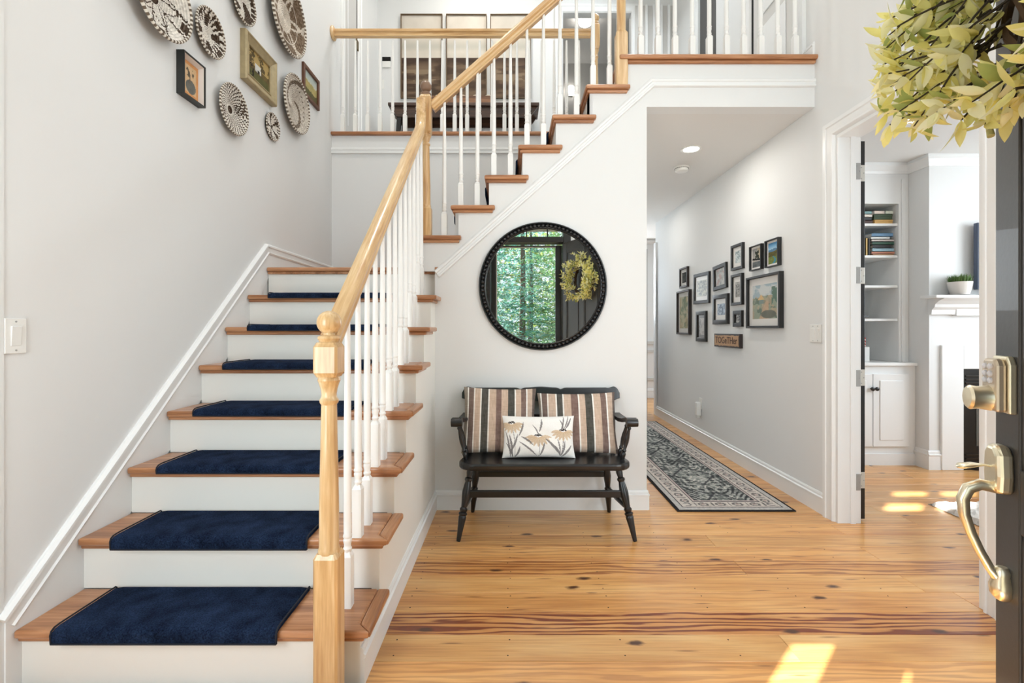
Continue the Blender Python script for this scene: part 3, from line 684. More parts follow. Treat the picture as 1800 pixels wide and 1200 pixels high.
for sx in (-1, 1):
    X0 = BX+sx*.468; X1 = BX+sx*.505
    path = [(X0, 3.0, .638), (X0+sx*.005, 2.95, .634), (X0+sx*.016, 2.88, .628), (X0+sx*.028, 2.82, .634), (X1, 2.765, .650), (X1, 2.73, .655)]
    prof = [(-.028, -.012), (.028, -.012), (.031, 0), (.026, .011), (-.026, .011), (-.031, 0)]
    arm = MB().sweep(prof, path, (1, 0, 0)).build('armrest', M_black, bn, smooth=40)
    MB().lathe([(.014, -.034), (.024, -.032), (.025, 0), (.024, .032), (.014, .034)], (X1, 2.722, .640), 16, Matrix.Rotation(PI/2, 3, 'Y')).build('scroll', M_black, arm, smooth=40)
    for y0, y1 in ((2.745, 2.735), (2.83, 2.80)):
        turned('arm_spindle', (BX+sx*.452, y0, .41), (X1-sx*.004, y1, .642), bn, [(0, .008), (.12, .012), (.2, .014), (.24, .009), (.28, .013), (.32, .009), (.5, .014), (.62, .013), (.8, .008), (.84, .012), (.88, .008), (1, .009)])

# ------------------------------------------------------------------ pillows
def pillow(label, loc, w, h, T, func, rot, nu=56, nv=56, pipe=None, droop=0):
    o = thing('throw_pillow', loc, label, 'pillow', 'pillows on the bench', rot)
    def P(sgn):
        def f(u, v):
            a, b = 2*u-1, 2*v-1
            t = T*(max(0, 1-abs(a)**3.2)**.55)*(max(0, 1-abs(b)**3.2)**.55)
            k = 1-.055*(1-a*a)*abs(b)**6; kx = 1-.055*(1-b*b)*abs(a)**6
            wr = .0035*math.sin(9*a+4*b)*math.sin(5*b-2*a+1)*(1-abs(a))*(1-abs(b)**2)*2
            return (a*w/2*kx, -sgn*t+wr*(sgn > 0), h/2+b*h/2*k-droop*(a*a)*max(0, b))
        return f
    m = paint_grid(P(1), nu, nv, func); m2 = paint_grid(P(-1), nu, nv, func); n = len(m.v)
    m.v += m2.v; m.f += [tuple(i+n for i in f[::-1]) for f in m2.f]; m.c += m2.c
    me = m.mesh('cover', 80); put('cover', me, M_fabric, o)
    return o
def stripes(U, V):
    t = (U*1.0)
    seq = [(.055, (150,140,128)), (.012, (236,232,224)), (.075, (122,104,96)), (.015, (230,224,214)), (.085, (198,174,154)), (.016, (238,234,226)), (.085, (86,84,78)), (.014, (232,228,220)), (.09, (200,176,156)), (.075, (128,106,98)), (.014, (236,232,224)), (.085, (202,178,158)), (.085, (84,82,76)), (.014, (236,232,224)), (.085, (200,176,156)), (.075, (124,104,96)), (.014, (238,234,228)), (.075, (190,168,150)), (.05, (110,98,92))]
    tot = sum(s[0] for s in seq); out = np.zeros(U.shape+(3,)); e = 0
    for wd, c in seq:
        k = (t >= e/tot)&(t < (e+wd)/tot+1e-6); out[k] = rgb(*c); e += wd
    nz = (vnoise(U*160, V*20, 3)-.5)*.06+(vnoise(U*20, V*160, 5)-.5)*.05
    return out+nz[..., None]
def florals(U, V):
    x = U*1.7; y = V; out = np.ones(U.shape+(3,))*rgb(240,238,233)
    def stroke(x0, y0, x1, y1, w, c, bend=0):
        nonlocal out
        d = np.hypot(x1-x0, y1-y0); ux, uy = (x1-x0)/d, (y1-y0)/d
        a = ((x-x0)*ux+(y-y0)*uy)/d; b = -(x-x0)*uy+(y-y0)*ux-bend*np.sin(PI*np.clip(a, 0, 1))
        k = (a > 0)&(a < 1)&(np.abs(b) < w*np.sin(PI*np.clip(a, .02, .98))**.6)
        out[k] = out[k]*.2+rgb(*c)*.8
    gr = (112,108,108); tan = (206,180,148)
    for cx, cy, r, sx in ((.22, .78, .27, .1), (.84, .48, .28, .84), (1.42, .60, .27, 1.34)):
        stroke(cx, cy, sx if cx > .3 else .30, .02, .008, gr, .03)
        for q in np.linspace(-1.45, 1.45, 9): stroke(cx+.03*math.sin(q), cy, cx+r*math.sin(q)*1.08, cy-r*math.cos(q)*.85+.02, .034, tan, .02*math.sin(q))
        for q in range(26):
            a = q*2.4; rr = .07*math.sqrt(q/26); k = (np.hypot(x-cx-rr*1.3*math.cos(a), y-cy-.03-rr*.7*abs(math.sin(a))) < .011); out[k] = rgb(70,64,62)
    for a in ((.06,.62,.2,.02,.022),(.16,.55,.24,.02,.026),(.36,.55,.2,.15,.024),(.42,.28,.3,.02,.024),(.08,.35,.25,.03,.02),(.5,.85,.38,.5,.02),(.44,.5,.72,.3,.022),(.40,.38,.80,.05,.02),(.92,.92,.86,.6,.022),(.70,.78,.86,.5,.014),(.98,.36,.86,.04,.022),(1.0,.45,1.30,.12,.026),(1.2,.3,1.34,.04,.02),(1.28,.45,1.34,.05,.016),(1.46,.4,1.36,.05,.022),(1.62,.3,1.36,.02,.024),(1.44,.98,1.36,.62,.018),(1.62,.95,1.46,.66,.022),(1.55,.99,1.44,.68,.016),(1.34,.9,1.42,.66,.014)):
        stroke(*a, gr, .02)
    return out+((vnoise(U*200, V*120, 9)-.5)*.03)[..., None]
pillow('square striped pillow in the corner of the bench nearest the stairs', (-.076, 2.855, .424), .455, .405, .058, stripes, Euler((-.30, .03, .05)))
pillow('square striped pillow on the bench end nearest the hall', (.405, 2.855, .424), .485, .375, .058, lambda U, V: stripes((U*.96+.02), V), Euler((-.32, -.02, -.06)))
pillow('white lumbar pillow printed with grey and tan coneflowers', (.160, 2.765, .424), .43, .245, .048, florals, Euler((-.26, 0, 0)), 150, 88)

# ------------------------------------------------------------------ round mirror
mr = thing('round_mirror', (.205, YB, 1.458), 'round mirror with black beaded wooden frame above the bench', 'mirror')
RX = Matrix.Rotation(PI/2, 3, 'X')
C0 = (.205, YB, 1.458)
MB().lathe([(.372, .002), (.372, .020), (.378, .026), (.384, .022), (.388, .012), (.402, .012), (.408, .026), (.414, .026), (.418, .018), (.418, .002)], C0, 96, RX).build('frame', M_black, mr, smooth=30)
m = MB(); NBD = 92
for q in range(NBD):
    a = 2*PI*q/NBD; m.sphere((C0[0]+.3935*math.cos(a), C0[1]-.016, C0[2]+.3935*math.sin(a)), .0128, 10, 7)
b = m.build('bead_ring', M_black, mr, smooth=60); b['kind'] = 'stuff'
gl = MB().lathe([(.374, 0), (.374, .004)], (0, 0, 0), 96, RX).build('mirror_glass', flat('silvered_glass', S(238,241,240), .0, 1), mr, local=True, smooth=30)
gl.location = (0, -.013, 0); gl.rotation_euler = (0, 0, -.0096)

# ------------------------------------------------------------------ framed pictures
def picture(name, label, loc, ang, w, h, dep, fw, fmat, art, nu=40, nv=50, mw=0, mw2=None, tilt=0, glass=True, scoop=False, group=None, cat='picture', matmat=None, lip=None):
    o = thing(name, loc, label, cat, group, Euler((0, tilt, ang)))
    def fr(prof):
        m = MB(); k = len(prof)
        cs = [(-w/2, -h/2, 1, 1), (w/2, -h/2, -1, 1), (w/2, h/2, -1, -1), (-w/2, h/2, 1, -1)]
        for cx, cz, sx, sz in cs: m.v += [(cx+sx*a, -b, cz+sz*a) for a, b in prof]
        for i in range(4):
            j = (i+1)%4; m.f += [(i*k+q, i*k+(q+1)%k, j*k+(q+1)%k, j*k+q) for q in range(k)]
        return m
    if scoop: prof = [(0, 0), (0, dep*.8), (fw*.08, dep), (fw*.2, dep), (fw*.26, dep*.86), (fw*.55, dep*.62), (fw*.78, dep*.5), (fw*.86, dep*.62), (fw*.94, dep*.6), (fw, dep*.5), (fw, 0)]
    else: prof = [(0, 0), (0, dep*.92), (fw*.1, dep), (fw*.85, dep), (fw, dep*.85), (fw, 0)]
    fr(prof).build('frame', fmat, o, local=True, smooth=25)
    if lip: 
        fw2 = fw; MBl = MB(); a0, a1, b0, b1 = fw, fw+lip[0], dep*.3, dep*.85
        pr = [(a0, .004), (a0, b1), (a0+.002, b1), (a1, b0), (a1, .004)]; fr(pr).build('inner_lip', lip[1], o, local=True)
        fw = fw+lip[0]
    iw, ih = w-2*fw, h-2*fw; y = -dep*.30
    if mw:
        mz = mw2 or mw
        MB().box(-iw/2, iw/2, y-.0015, y, -ih/2, -ih/2+mz).box(-iw/2, iw/2, y-.0015, y, ih/2-mz, ih/2).box(-iw/2, -iw/2+mw, y-.0015, y, -ih/2+mz, ih/2-mz).box(iw/2-mw, iw/2, y-.0015, y, -ih/2+mz, ih/2-mz).build('mat_board', matmat or M_matb, o, local=True)
        iw -= 2*mw; ih -= 2*mz
    pg = paint_grid(lambda u, v: ((u-.5)*iw, y+.0005, (v-.5)*ih), nu, nv, art)
    pg.build('print', M_paper, o, local=True)
    MB().box(-w/2+.004, w/2-.004, -.003, 0, -h/2+.004, h/2-.004).build('backing', M_framebr, o, local=True)
    if glass:
        g = y-.004; MB().add([(-w/2+fw*.9, g, -h/2+fw*.9), (w/2-fw*.9, g, -h/2+fw*.9), (w/2-fw*.9, g, h/2-fw*.9), (-w/2+fw*.9, g, h/2-fw*.9)], [(0, 1, 2, 3)]).build('glass', M_pglass, o, local=True)
    return o
def sketch(seed, paper, ink, thr=.5, fx=7, fy=9, col=None):
    def f(U, V):
        k = sstep(thr-.08, thr+.14, fbm(U*fx, V*fy, seed, 5)); k2 = sstep(.42, .6, vnoise(U*26, V*9, seed+5))
        c = mixc(rgb(*paper), rgb(*ink), k*(.5+.5*k2))
        if col is not None: c = mixc(c, rgb(*col), .55*sstep(.5, .62, fbm(U*4, V*4, seed+40)))
        return c
    return f
def village(U, V):
    n = fbm(U*8, V*8, 3, 5); g = mixc(rgb(150,160,138), rgb(92,112,96), sstep(.4, .6, n)); g = mixc(g, rgb(196,168,136), .7*sstep(.5, .62, fbm(U*6, V*6, 21)))
    sky = mixc(rgb(206,210,208), rgb(160,180,188), sstep(.45, .6, fbm(U*5, V*7, 8)))
    hor = .66+.12*(fbm(U*7, V*0+3, 4)-.5)*2; c = np.where((V > hor)[..., None], sky, g)
    c = np.where(((np.abs(U-.36) < (.72-V)*.9)&(V > .56)&(V < .72))[..., None], rgb(214,178,120), c)
    c = np.where(((np.abs(U-.36) < .1)&(V > .44)&(V <= .56))[..., None], rgb(120,140,132), c)
    path = np.abs(U-.55-.25*(V-.3)) < .16*(1.2-V*1.6); c = np.where((path&(V < .5))[..., None], mixc(rgb(206,176,142), rgb(180,150,120), n), c)
    sh = (np.hypot((U-.66)/.3, (V-.13)/.12) < 1); c = np.where(sh[..., None], mixc(rgb(118,116,98), rgb(88,92,78), n), c)
    c = np.where(((U > .78)&(n > .42)&(V > .3)&(V < .9))[..., None], rgb(84,116,98), c); return c
def lake(U, V):
    n = fbm(U*9, V*14, 5, 5); c = mixc(rgb(176,208,226), rgb(92,150,196), sstep(.62, 1, V))
    mt = .66+.10*fbm(U*3, U*0, 7); c = np.where((V < mt)[..., None], rgb(92,128,158), c)
    hl = .55+.14*(U > .6)*(U-.6)*2+.05*n; c = np.where((V < hl)[..., None], mixc(rgb(64,66,40), rgb(130,118,66), n), c)
    c = np.where((V < .34)[..., None], mixc(rgb(150,152,84), rgb(92,112,60), n), c)
    r = np.abs(U-.45-.2*np.sin(V*9)) < .22*(.42-V)+.03; c = np.where((r&(V < .36))[..., None], rgb(70,140,160), c)
    c = np.where(((U > .8)&(n > .46)&(V > .5)&(V < .86))[..., None], rgb(38,52,38), c); return c
def rocks(U, V):
    n = fbm(U*6, V*9, 12, 5); c = mixc(rgb(196,190,178), rgb(150,150,148), V); c = np.where(((U > .55)&(V > .45))[..., None], mixc(rgb(214,200,172), rgb(150,140,120), n), c)
    c = np.where((np.abs(V-.36-.1*(1-U)) < .05)[..., None], rgb(40,40,42), c); c = np.where((V < .3)[..., None], mixc(rgb(80,86,90), rgb(130,134,134), n), c)
    c = np.where(((np.abs(U-.5) < .16+.1*n)&(V > .38)&(V < .86)&(n > .42))[..., None], rgb(46,52,44), c); return c
gal = 'framed pictures on the hall wall'
def hallpic(name, label, xw, xf, yt, yb, dep, fw, fmat, art, **k):
    # measured edges turned into a place and size on the wall plane
    f = 830; Yn = XR*f/(xw-899); Yf = (XR-dep)*f/(xf-899); z1 = H+(578-yt)*Yn/f; z0 = H+(578-yb)*Yn/f
    return picture(name, label, (XR, (Yn+Yf)/2, (z0+z1)/2), -PI/2, abs(Yf-Yn), z1-z0, dep, fw, fmat, art, group=gal, **k)
hallpic('framed_print', 'small black framed print at the upper far end of the gallery', 1211.6, 1193.6, 467.6, 503.6, .028, .02, M_framebr, sketch(1, (70,72,66), (28,30,28), .45), mw=.03, mw2=.035)
hallpic('framed_print', 'tall brown framed print of a pale woodland path', 1216, 1188.6, 508, 588, .036, .02, M_framebr, sketch(2, (206,200,172), (120,138,116), .5, 5, 8, (200,176,140)), mw=.03, mw2=.05)
hallpic('framed_print', 'black framed etching of a crowded grey street, cream mat', 1249.4, 1218.6, 475.6, 531.6, .022, .035, M_frame, sketch(3, (190,188,170), (70,76,68), .44, 10, 11), mw=.035, mw2=.04, tilt=.02)
hallpic('framed_print', 'crooked black frame holding a pale grey print', 1280, 1252.5, 461, 506, .022, .036, M_frame, sketch(4, (186,184,176), (140,138,132), .5, 6, 6, (170,120,104)), tilt=-.05)
hallpic('framed_print', 'wide black frame with a small blue print in white mat', 1283, 1252, 515, 569.4, .024, .042, M_frame, sketch(5, (176,192,206), (84,104,128), .45, 6, 6), mw=.035, mw2=.045)
hallpic('framed_print', 'narrow tall black frame with a dim sepia figure', 1244, 1222.6, 546, 600.6, .022, .04, M_frame, sketch(6, (150,140,126), (96,86,78), .48, 4, 6), mw=.02, mw2=.03, matmat=flat('dark_mat', S(84,78,72), .8))
hallpic('framed_print', 'upright black frame with bluish sketch above the gallery middle', 1309.4, 1284, 425, 471, .024, .024, M_frame, sketch(7, (214,222,220), (106,128,132), .48, 6, 8), mw=.035, mw2=.035)
hallpic('framed_print', 'upright black frame with slim grey photo in wide white mat', 1308.6, 1284, 479.2, 535, .026, .024, M_frame, sketch(8, (170,168,160), (78,78,74), .47, 6, 14), mw=.035, mw2=.045)
hallpic('framed_print', 'smallest square black frame with a black and white photo', 1307.6, 1287.4, 545, 574, .022, .035, M_frame, sketch(9, (200,200,198), (34,34,34), .47, 12, 8))
hallpic('framed_photo', 'black framed photo of a dark pine over a rocky shore', 1343, 1316.4, 427.4, 472, .028, .008, M_frame, rocks, mw=.012, mw2=.016, glass=False)
hallpic('framed_photo', 'black framed colour photo of a blue lake and mountains', 1374, 1343.4, 416, 465.6, .03, .008, M_frame, lake, mw=.012, mw2=.016, glass=False)
hallpic('framed_print', 'largest black frame with a watercolour of a village path', 1378, 1310.6, 476, 576.6, .036, .019, M_frame, village, mw=.048, mw2=.055, nu=60, nv=70)
# wooden word sign
f = 830; Yn = XR*f/(1306-899); Yf = (XR-.03)*f/(1255.4-899); z1 = H+(578-587)*Yn/f; z0 = H+(578-612.4)*Yn/f; sw, sh = Yf-Yn, z1-z0
sg = thing('word_sign', (XR, (Yn+Yf)/2, (z0+z1)/2), 'small black and tan wooden sign lettered TOGETHER', 'sign', None, Euler((0, 0, -PI/2)))
MB().box(-sw/2, sw/2, -.03, 0, -sh/2, sh/2).build('board', M_framebr, sg, local=True, bevel=.002)
rg = random.Random(3); pp = []
iw, ih = sw/2-.012, sh/2-.012
for i in range(24): pp.append((-iw+2*iw*i/24, -ih+rg.uniform(0, .006)))
for i in range(8): pp.append((iw-rg.uniform(0, .006), -ih+2*ih*i/8))
for i in range(24): pp.append((iw-2*iw*i/24, ih-rg.uniform(0, .006)))
for i in range(8): pp.append((-iw+rg.uniform(0, .006), ih-2*ih*i/8))
MB().prism(pp, 'y', -.032, -.029).build('panel', flat('tan_stain', S(196,156,118), .7, var=.3, bscale=60), sg, local=True)
def text_mesh(body, size, ext=.001):
    cu = bpy.data.curves.new('lettering', 'FONT'); cu.body = body; cu.size = size; cu.extrude = ext; cu.align_x = 'CENTER'; cu.align_y = 'CENTER'; cu.resolution_u = 3
    t = bpy.data.objects.new('lettering_tmp', cu); COL.objects.link(t)
    bpy.context.view_layer.update(); me = bpy.data.meshes.new_from_object(t.evaluated_get(bpy.context.evaluated_depsgraph_get()))
    bpy.data.objects.remove(t); bpy.data.curves.remove(cu); return me
me = text_mesh('TOGeTHer', .1)
vs = np.array([v.co for v in me.vertices]); sx = (2*iw*.90)/np.ptp(vs[:, 0]); sz = (2*ih*.62)/np.ptp(vs[:, 1])
for v in me.vertices: v.co = Vector((v.co.x*sx, v.co.z-.0325, v.co.y*sz))
put('lettering', me, flat('brown_lettering', S(58,30,22), .7), sg)

# pictures on the stairwell wall
def bird(U, V):
    n = fbm(U*9, V*9, 4); c = mixc(rgb(214,158,104), rgb(200,138,86), n)
    ins = (np.abs(U-.5) < .38)&(np.abs(V-.5) < .40); c = np.where(ins[..., None], mixc(rgb(216,186,146), rgb(200,168,128), n), c)
    body = np.hypot((U-.55)/.30, (V-.30)/.20) < 1; c = np.where(body[..., None], mixc(rgb(84,88,86), rgb(120,118,108), n), c)
    tr = ((np.hypot((U-.5)/.24, (V-.70)/.15) < 1)&(n > .42)); c = np.where(tr[..., None], rgb(92,84,70), c)
    c = np.where(((np.abs(U-.5) < .03)&(V > .4)&(V < .66))[..., None], rgb(110,96,80), c); return c
picture('framed_print', 'small black shadow box frame with an orange print', (XL, 2.378, 2.434), PI/2, .163, .212, .039, .007, flat('worn_black', S(40,42,40), .45, var=.3), bird, lip=(.013, flat('cream_lip', S(222,212,204), .6)), glass=False)
def cottage(U, V):
    n = fbm(U*8, V*7, 14, 5); c = mixc(rgb(66,56,34), rgb(128,106,62), n)
    c = np.where(((V > .5)&(n > .46))[..., None], rgb(178,152,96), c); c = np.where((V < .3)[..., None], mixc(rgb(74,78,44), rgb(112,104,58), n), c)
    c = np.where(((np.abs(U-.48) < .14)&(V > .34)&(V < .62)&(n > .36))[..., None], rgb(206,206,200), c); c = np.where(((np.abs(U-.5) < .05)&(V > .34)&(V < .46))[..., None], rgb(30,28,24), c)
    c = np.where(((np.abs(U-.18) < .1)&(n > .5))[..., None], rgb(36,32,20), c); return c
M_gold = flat('antique_gold', S(188,170,130), .4, .35, var=.4, bscale=30)
picture('framed_painting', 'large antique gold frame with a dark cottage painting', (XL, 3.024, 2.838), PI/2, .375, .300, .040, .062, M_gold, cottage, 60, 46, scoop=True, glass=False)
def hills(U, V):
    n = fbm(U*6, V*6, 24, 5); c = mixc(rgb(206,196,160), rgb(176,186,180), sstep(.4, .8, V)); c = np.where((V < .62+.2*(n-.5))[..., None], mixc(rgb(196,170,112), rgb(140,142,92), n), c)
    c = np.where((V < .3+.3*(n-.5))[..., None], rgb(96,92,62), c); return c
picture('framed_painting', 'brown wooden frame with a pale hill landscape', (XL, 3.82, 3.135), PI/2, .30, .248, .02, .028, flat('walnut_frame', S(98,62,42), .4), hills, glass=False)

# ------------------------------------------------------------------ woven baskets
def basket(label, y, z, r, depth, fun, proud, coils, seg):
    o = thing('woven_basket', (XL, y, z), label, 'basket', 'woven wall baskets', Euler((0, 0, PI/2)))
    m = MB(); nr = coils*3; cw = r*.93/coils
    base = depth*.15
    def prof(rr):
        t = rr/(r*.93); return base+(depth-base)*(t**2.2)
    rings = [i/nr*r*.93 for i in range(nr+1)]
    for i, rr in enumerate(rings):
        bump = .0022*math.cos(2*PI*i/3) if 0 < i else 0
        d = prof(rr)+bump
        for k in range(seg):
            a = 2*PI*(k+.5*((i//3) % 2))/seg; m.v.append((max(rr, .0008)*math.cos(a), -d, max(rr, .0008)*math.sin(a)))
    ii, kk = np.meshgrid(np.arange(nr), np.arange(seg), indexing='ij')
    R_ = (ii+.5)/nr; A_ = 2*PI*(kk+.5*((ii//3) % 2))/seg
    cols = fun(R_, A_, ii//3, kk)
    cols = cols+(_h(kk, ii//3, 77)[..., None]-.5)*.16-(.09*((ii % 3) == 2))[..., None]
    cols = lin(np.clip(cols, .02, 1))
    for i in range(nr):
        for k in range(seg):
            m.f.append((i*seg+k, i*seg+(k+1)%seg, (i+1)*seg+(k+1)%seg, (i+1)*seg+k)); m.c.append(tuple(cols[i, k]))
    # outside of the bowl
    n0 = len(m.v)
    for i in range(6):
        rr = r*.93*(.55+.45*i/5); 
        for k in range(seg): a = 2*PI*k/seg; m.v.append((rr*math.cos(a), -max(.001, prof(rr)-.010), rr*math.sin(a)))
    dk = tuple(lin(rgb(96,88,78)))
    for i in range(5):
        for k in range(seg): m.f.append((n0+i*seg+k, n0+(i+1)*seg+k, n0+(i+1)*seg+(k+1)%seg, n0+i*seg+(k+1)%seg)); m.c.append(dk)
    put('bowl', m.mesh('bowl', 60), M_weave, o)
    # rim roll with stitches
    t = MB(); ns = seg; rt = r*.028+.002; rr = r*.955
    for k in range(ns):
        a = 2*PI*k/ns
        for q in range(8):
            b = 2*PI*q/8; t.v.append(((rr+rt*math.cos(b))*math.cos(a), -(depth+.0)-rt*math.sin(b), (rr+rt*math.cos(b))*math.sin(a)))
    for k in range(ns):
        for q in range(8):
            t.f.append((k*8+q, k*8+(q+1)%8, ((k+1)%ns)*8+(q+1)%8, ((k+1)%ns)*8+q))
            t.c.append(tuple(lin(rgb(226,220,208) if k % 2 else rgb(112,98,84))))
    put('rim', t.mesh('rim', 60), M_weave, o)
    return o
WH = rgb(228,223,214); DKB = rgb(84,70,58); TN = rgb(176,158,138)
def patt(kind):
    def f(R, A, ci, k):
        n = R.shape
        if kind == 0:   # big white with brown outlined petals and brown centre
            a = np.abs(((A*5/(2*PI)+R*.35) % 1)-.5); d = (np.abs(a-.30*R**.6) < .035)|(R < .16)|((R > .80)&(a > .36))|(np.abs(R-.55-.15*np.cos(5*A)) < .025)
        elif kind == 1:  # four brown wedges, stripes, white centre
            q = (A*4/(2*PI)+.1) % 1; d = ((q < .36)&(R > .34)&(R < .78))|((R >= .34)&(q > .40)&(q < .95)&((k % 4) < 2)&(R > .5))
            d = d|((R > .78)&((k % 5) < 2))
        elif kind == 2: # swirl
            q = (A*3/(2*PI)+R*.9) % 1; d = (q < .52)&(R > .25)|((R > .8)&((k % 4) < 3))
        elif kind == 3: # brown with white criss cross, white centre
            q = (A*6/(2*PI)+R*.5) % 1; q2 = (A*6/(2*PI)-R*.7) % 1; d = ~((np.abs(q-.5) < .06)|(np.abs(q2-.5) < .06)|(R < .40)|(np.abs(R-.68) < .02))
        elif kind == 4: # dotted rays
            d = (((k+ci) % 3) == 0)&(R > .25)|((R < .18))|((np.sin(2*A+.8) > .75)&(R > .4)&((k % 2) == 0))
        elif kind == 5: # small with cross
            q = (A*2.5/PI) % 1; d = (np.abs(q-.5) < .14)|(R < .12)|((R > .72)&((k % 3) == 0))
        else:           # greyish, pale spiral
            q = (A*2/(2*PI)+R*1.2) % 1; d = ((np.abs(q-.5) < .08)&(R > .2))|((R > .72)&(R < .80)&((k % 4) == 0))
            return mixc(np.ones(n+(3,))*rgb(206,198,186), np.ones(n+(3,))*rgb(126,112,98), d.astype(float))
        base = WH if kind != 3 else rgb(216,206,192)
        return mixc(np.ones(n+(3,))*base, np.ones(n+(3,))*(DKB if kind != 3 else rgb(128,110,92)), d.astype(float))
    return f
basket('large white and brown basket nearest the entry, cut by the picture top', 2.14, 2.685, .185, .06, patt(0), .05, 14, 96)
basket('round basket with brown star wedges above the black framed print', 2.515, 2.755, .125, .032, patt(1), .03, 11, 80)
basket('swirled basket hanging highest above the gold frame', 2.83, 3.137, .125, .032, patt(2), .03, 11, 80)
basket('largest brown basket with white criss cross weave', 3.36, 3.40, .265, .055, patt(3), .05, 18, 120)
basket('basket of dotted rays hanging lowest below the gold frame', 2.722, 2.444, .142, .035, patt(4), .03, 12, 88)
basket('tiny basket with a brown cross, smallest on the wall', 3.2, 2.549, .092, .016, patt(5), .015, 7, 56)
basket('deep greyish basket overlapping the brown wooden frame', 3.50, 2.843, .210, .045, patt(6), .04, 16, 100)

# ------------------------------------------------------------------ switches, outlet, ceiling fittings
def switch(label, loc, ang, w, h, n):
    o = thing('light_switch', loc, label, 'light switch', None, Euler((0, 0, ang)))
    MB().box(-w/2, w/2, -.006, 0, -h/2, h/2).build('plate', M_plastic, o, local=True, bevel=.002)
    for i in range(n):
        cx = (i-(n-1)/2)*.046
        R = Matrix.Rotation(.06, 3, 'X'); MB().cbox((cx, -.006, 0), (.032, .006, .064), R).build('rocker', M_plastic, o, local=True, bevel=.0012)
        s = MB()
        for z in (-.047, .047): s.lathe([(.003, 0), (.003, .0015)], (cx, -.006, z), 8, RX)
        s.build('screw', M_chrome, o, local=True)
switch('white rocker light switch at the end of the stairwell wall', (XL, 1.548, 1.157), PI/2, .068, .115, 1)
switch('white double rocker light switch beside the office doorway', (XR, 3.075, 1.151), -PI/2, .115, .115, 2)
switch('pale light switch on the upper hall wall by the thermostat', (-1.585, YFAR, 4.16), 0, .07, .11, 1)
o = thing('plug_in_freshener', (XR, 4.945, .40), 'white plug-in air freshener in the hall wall outlet', 'air freshener', None, Euler((0, 0, -PI/2)))
MB().box(-.035, .035, -.005, 0, -.057, .057).build('outlet_plate', M_plastic, o, local=True, bevel=.002)
MB().box(-.030, .024, -.055, -.005, -.13, .015).build('body', M_plastic, o, local=True, bevel=.012, seg=3)
MB().box(-.022, .016, -.048, -.012, -.15, -.13).build('bottle', flat('milky_plastic', S(220,220,216), .25), o, local=True, bevel=.006)
def can_light(label, x, y, z, power=12, r=.075):
    o = thing('recessed_light', (x, y, z), label, 'ceiling light', 'recessed ceiling lights')
    MB().lathe([(r*.80, 0), (r*.82, -.004), (r*1.0, -.006), (r*1.06, -.004), (r*1.06, 0)], (0, 0, 0), 32).build('trim_ring', M_plastic, o, local=True, smooth=30)
    MB().lathe([(0, -.0015), (r*.80, -.0015), (r*.80, -.0005)], (0, 0, 0), 32).build('lens', emit('lamp_lens', (1, .96, .9, 1), 14), o, local=True)
    d = bpy.data.lights.new('downlight', 'AREA'); d.shape = 'DISK'; d.size = r*1.5; d.energy = power; d.color = (1, .95, .88)
    l = bpy.data.objects.new('downlight', d); COL.objects.link(l); l.parent = o; l.location = (0, 0, -.012)
can_light('round recessed light in the hall ceiling near the soffit', 1.452, 3.814, ZS, 5)
can_light('added round recessed fill light further back in the hall ceiling', 1.45, 5.6, ZS, 3)  # extra lamp added to brighten the hall, out of view
can_light('round recessed light in the office ceiling', 2.81, 3.27, ZS, 3)
o = thing('smoke_detector', (1.529, 4.243, ZS), 'white round smoke detector on the hall ceiling', 'smoke detector')
MB().lathe([(.068, 0), (.068, -.010), (.064, -.014)], (0, 0, 0), 32).build('base', M_plastic, o, local=True, smooth=30)
MB().lathe([(.058, -.012), (.058, -.020), (.055, -.036), (.045, -.042), (.0, -.043)], (0, 0, 0), 32).build('cover', M_plastic, o, local=True, smooth=30)
m = MB()
for q in range(20): a = 2*PI*q/20; m.cbox((.0585*math.cos(a), .0585*math.sin(a), -.016), (.004, .010, .003), Matrix.Rotation(a, 3, 'Z'))
m.build('vent_slots', M_dark, o, local=True)

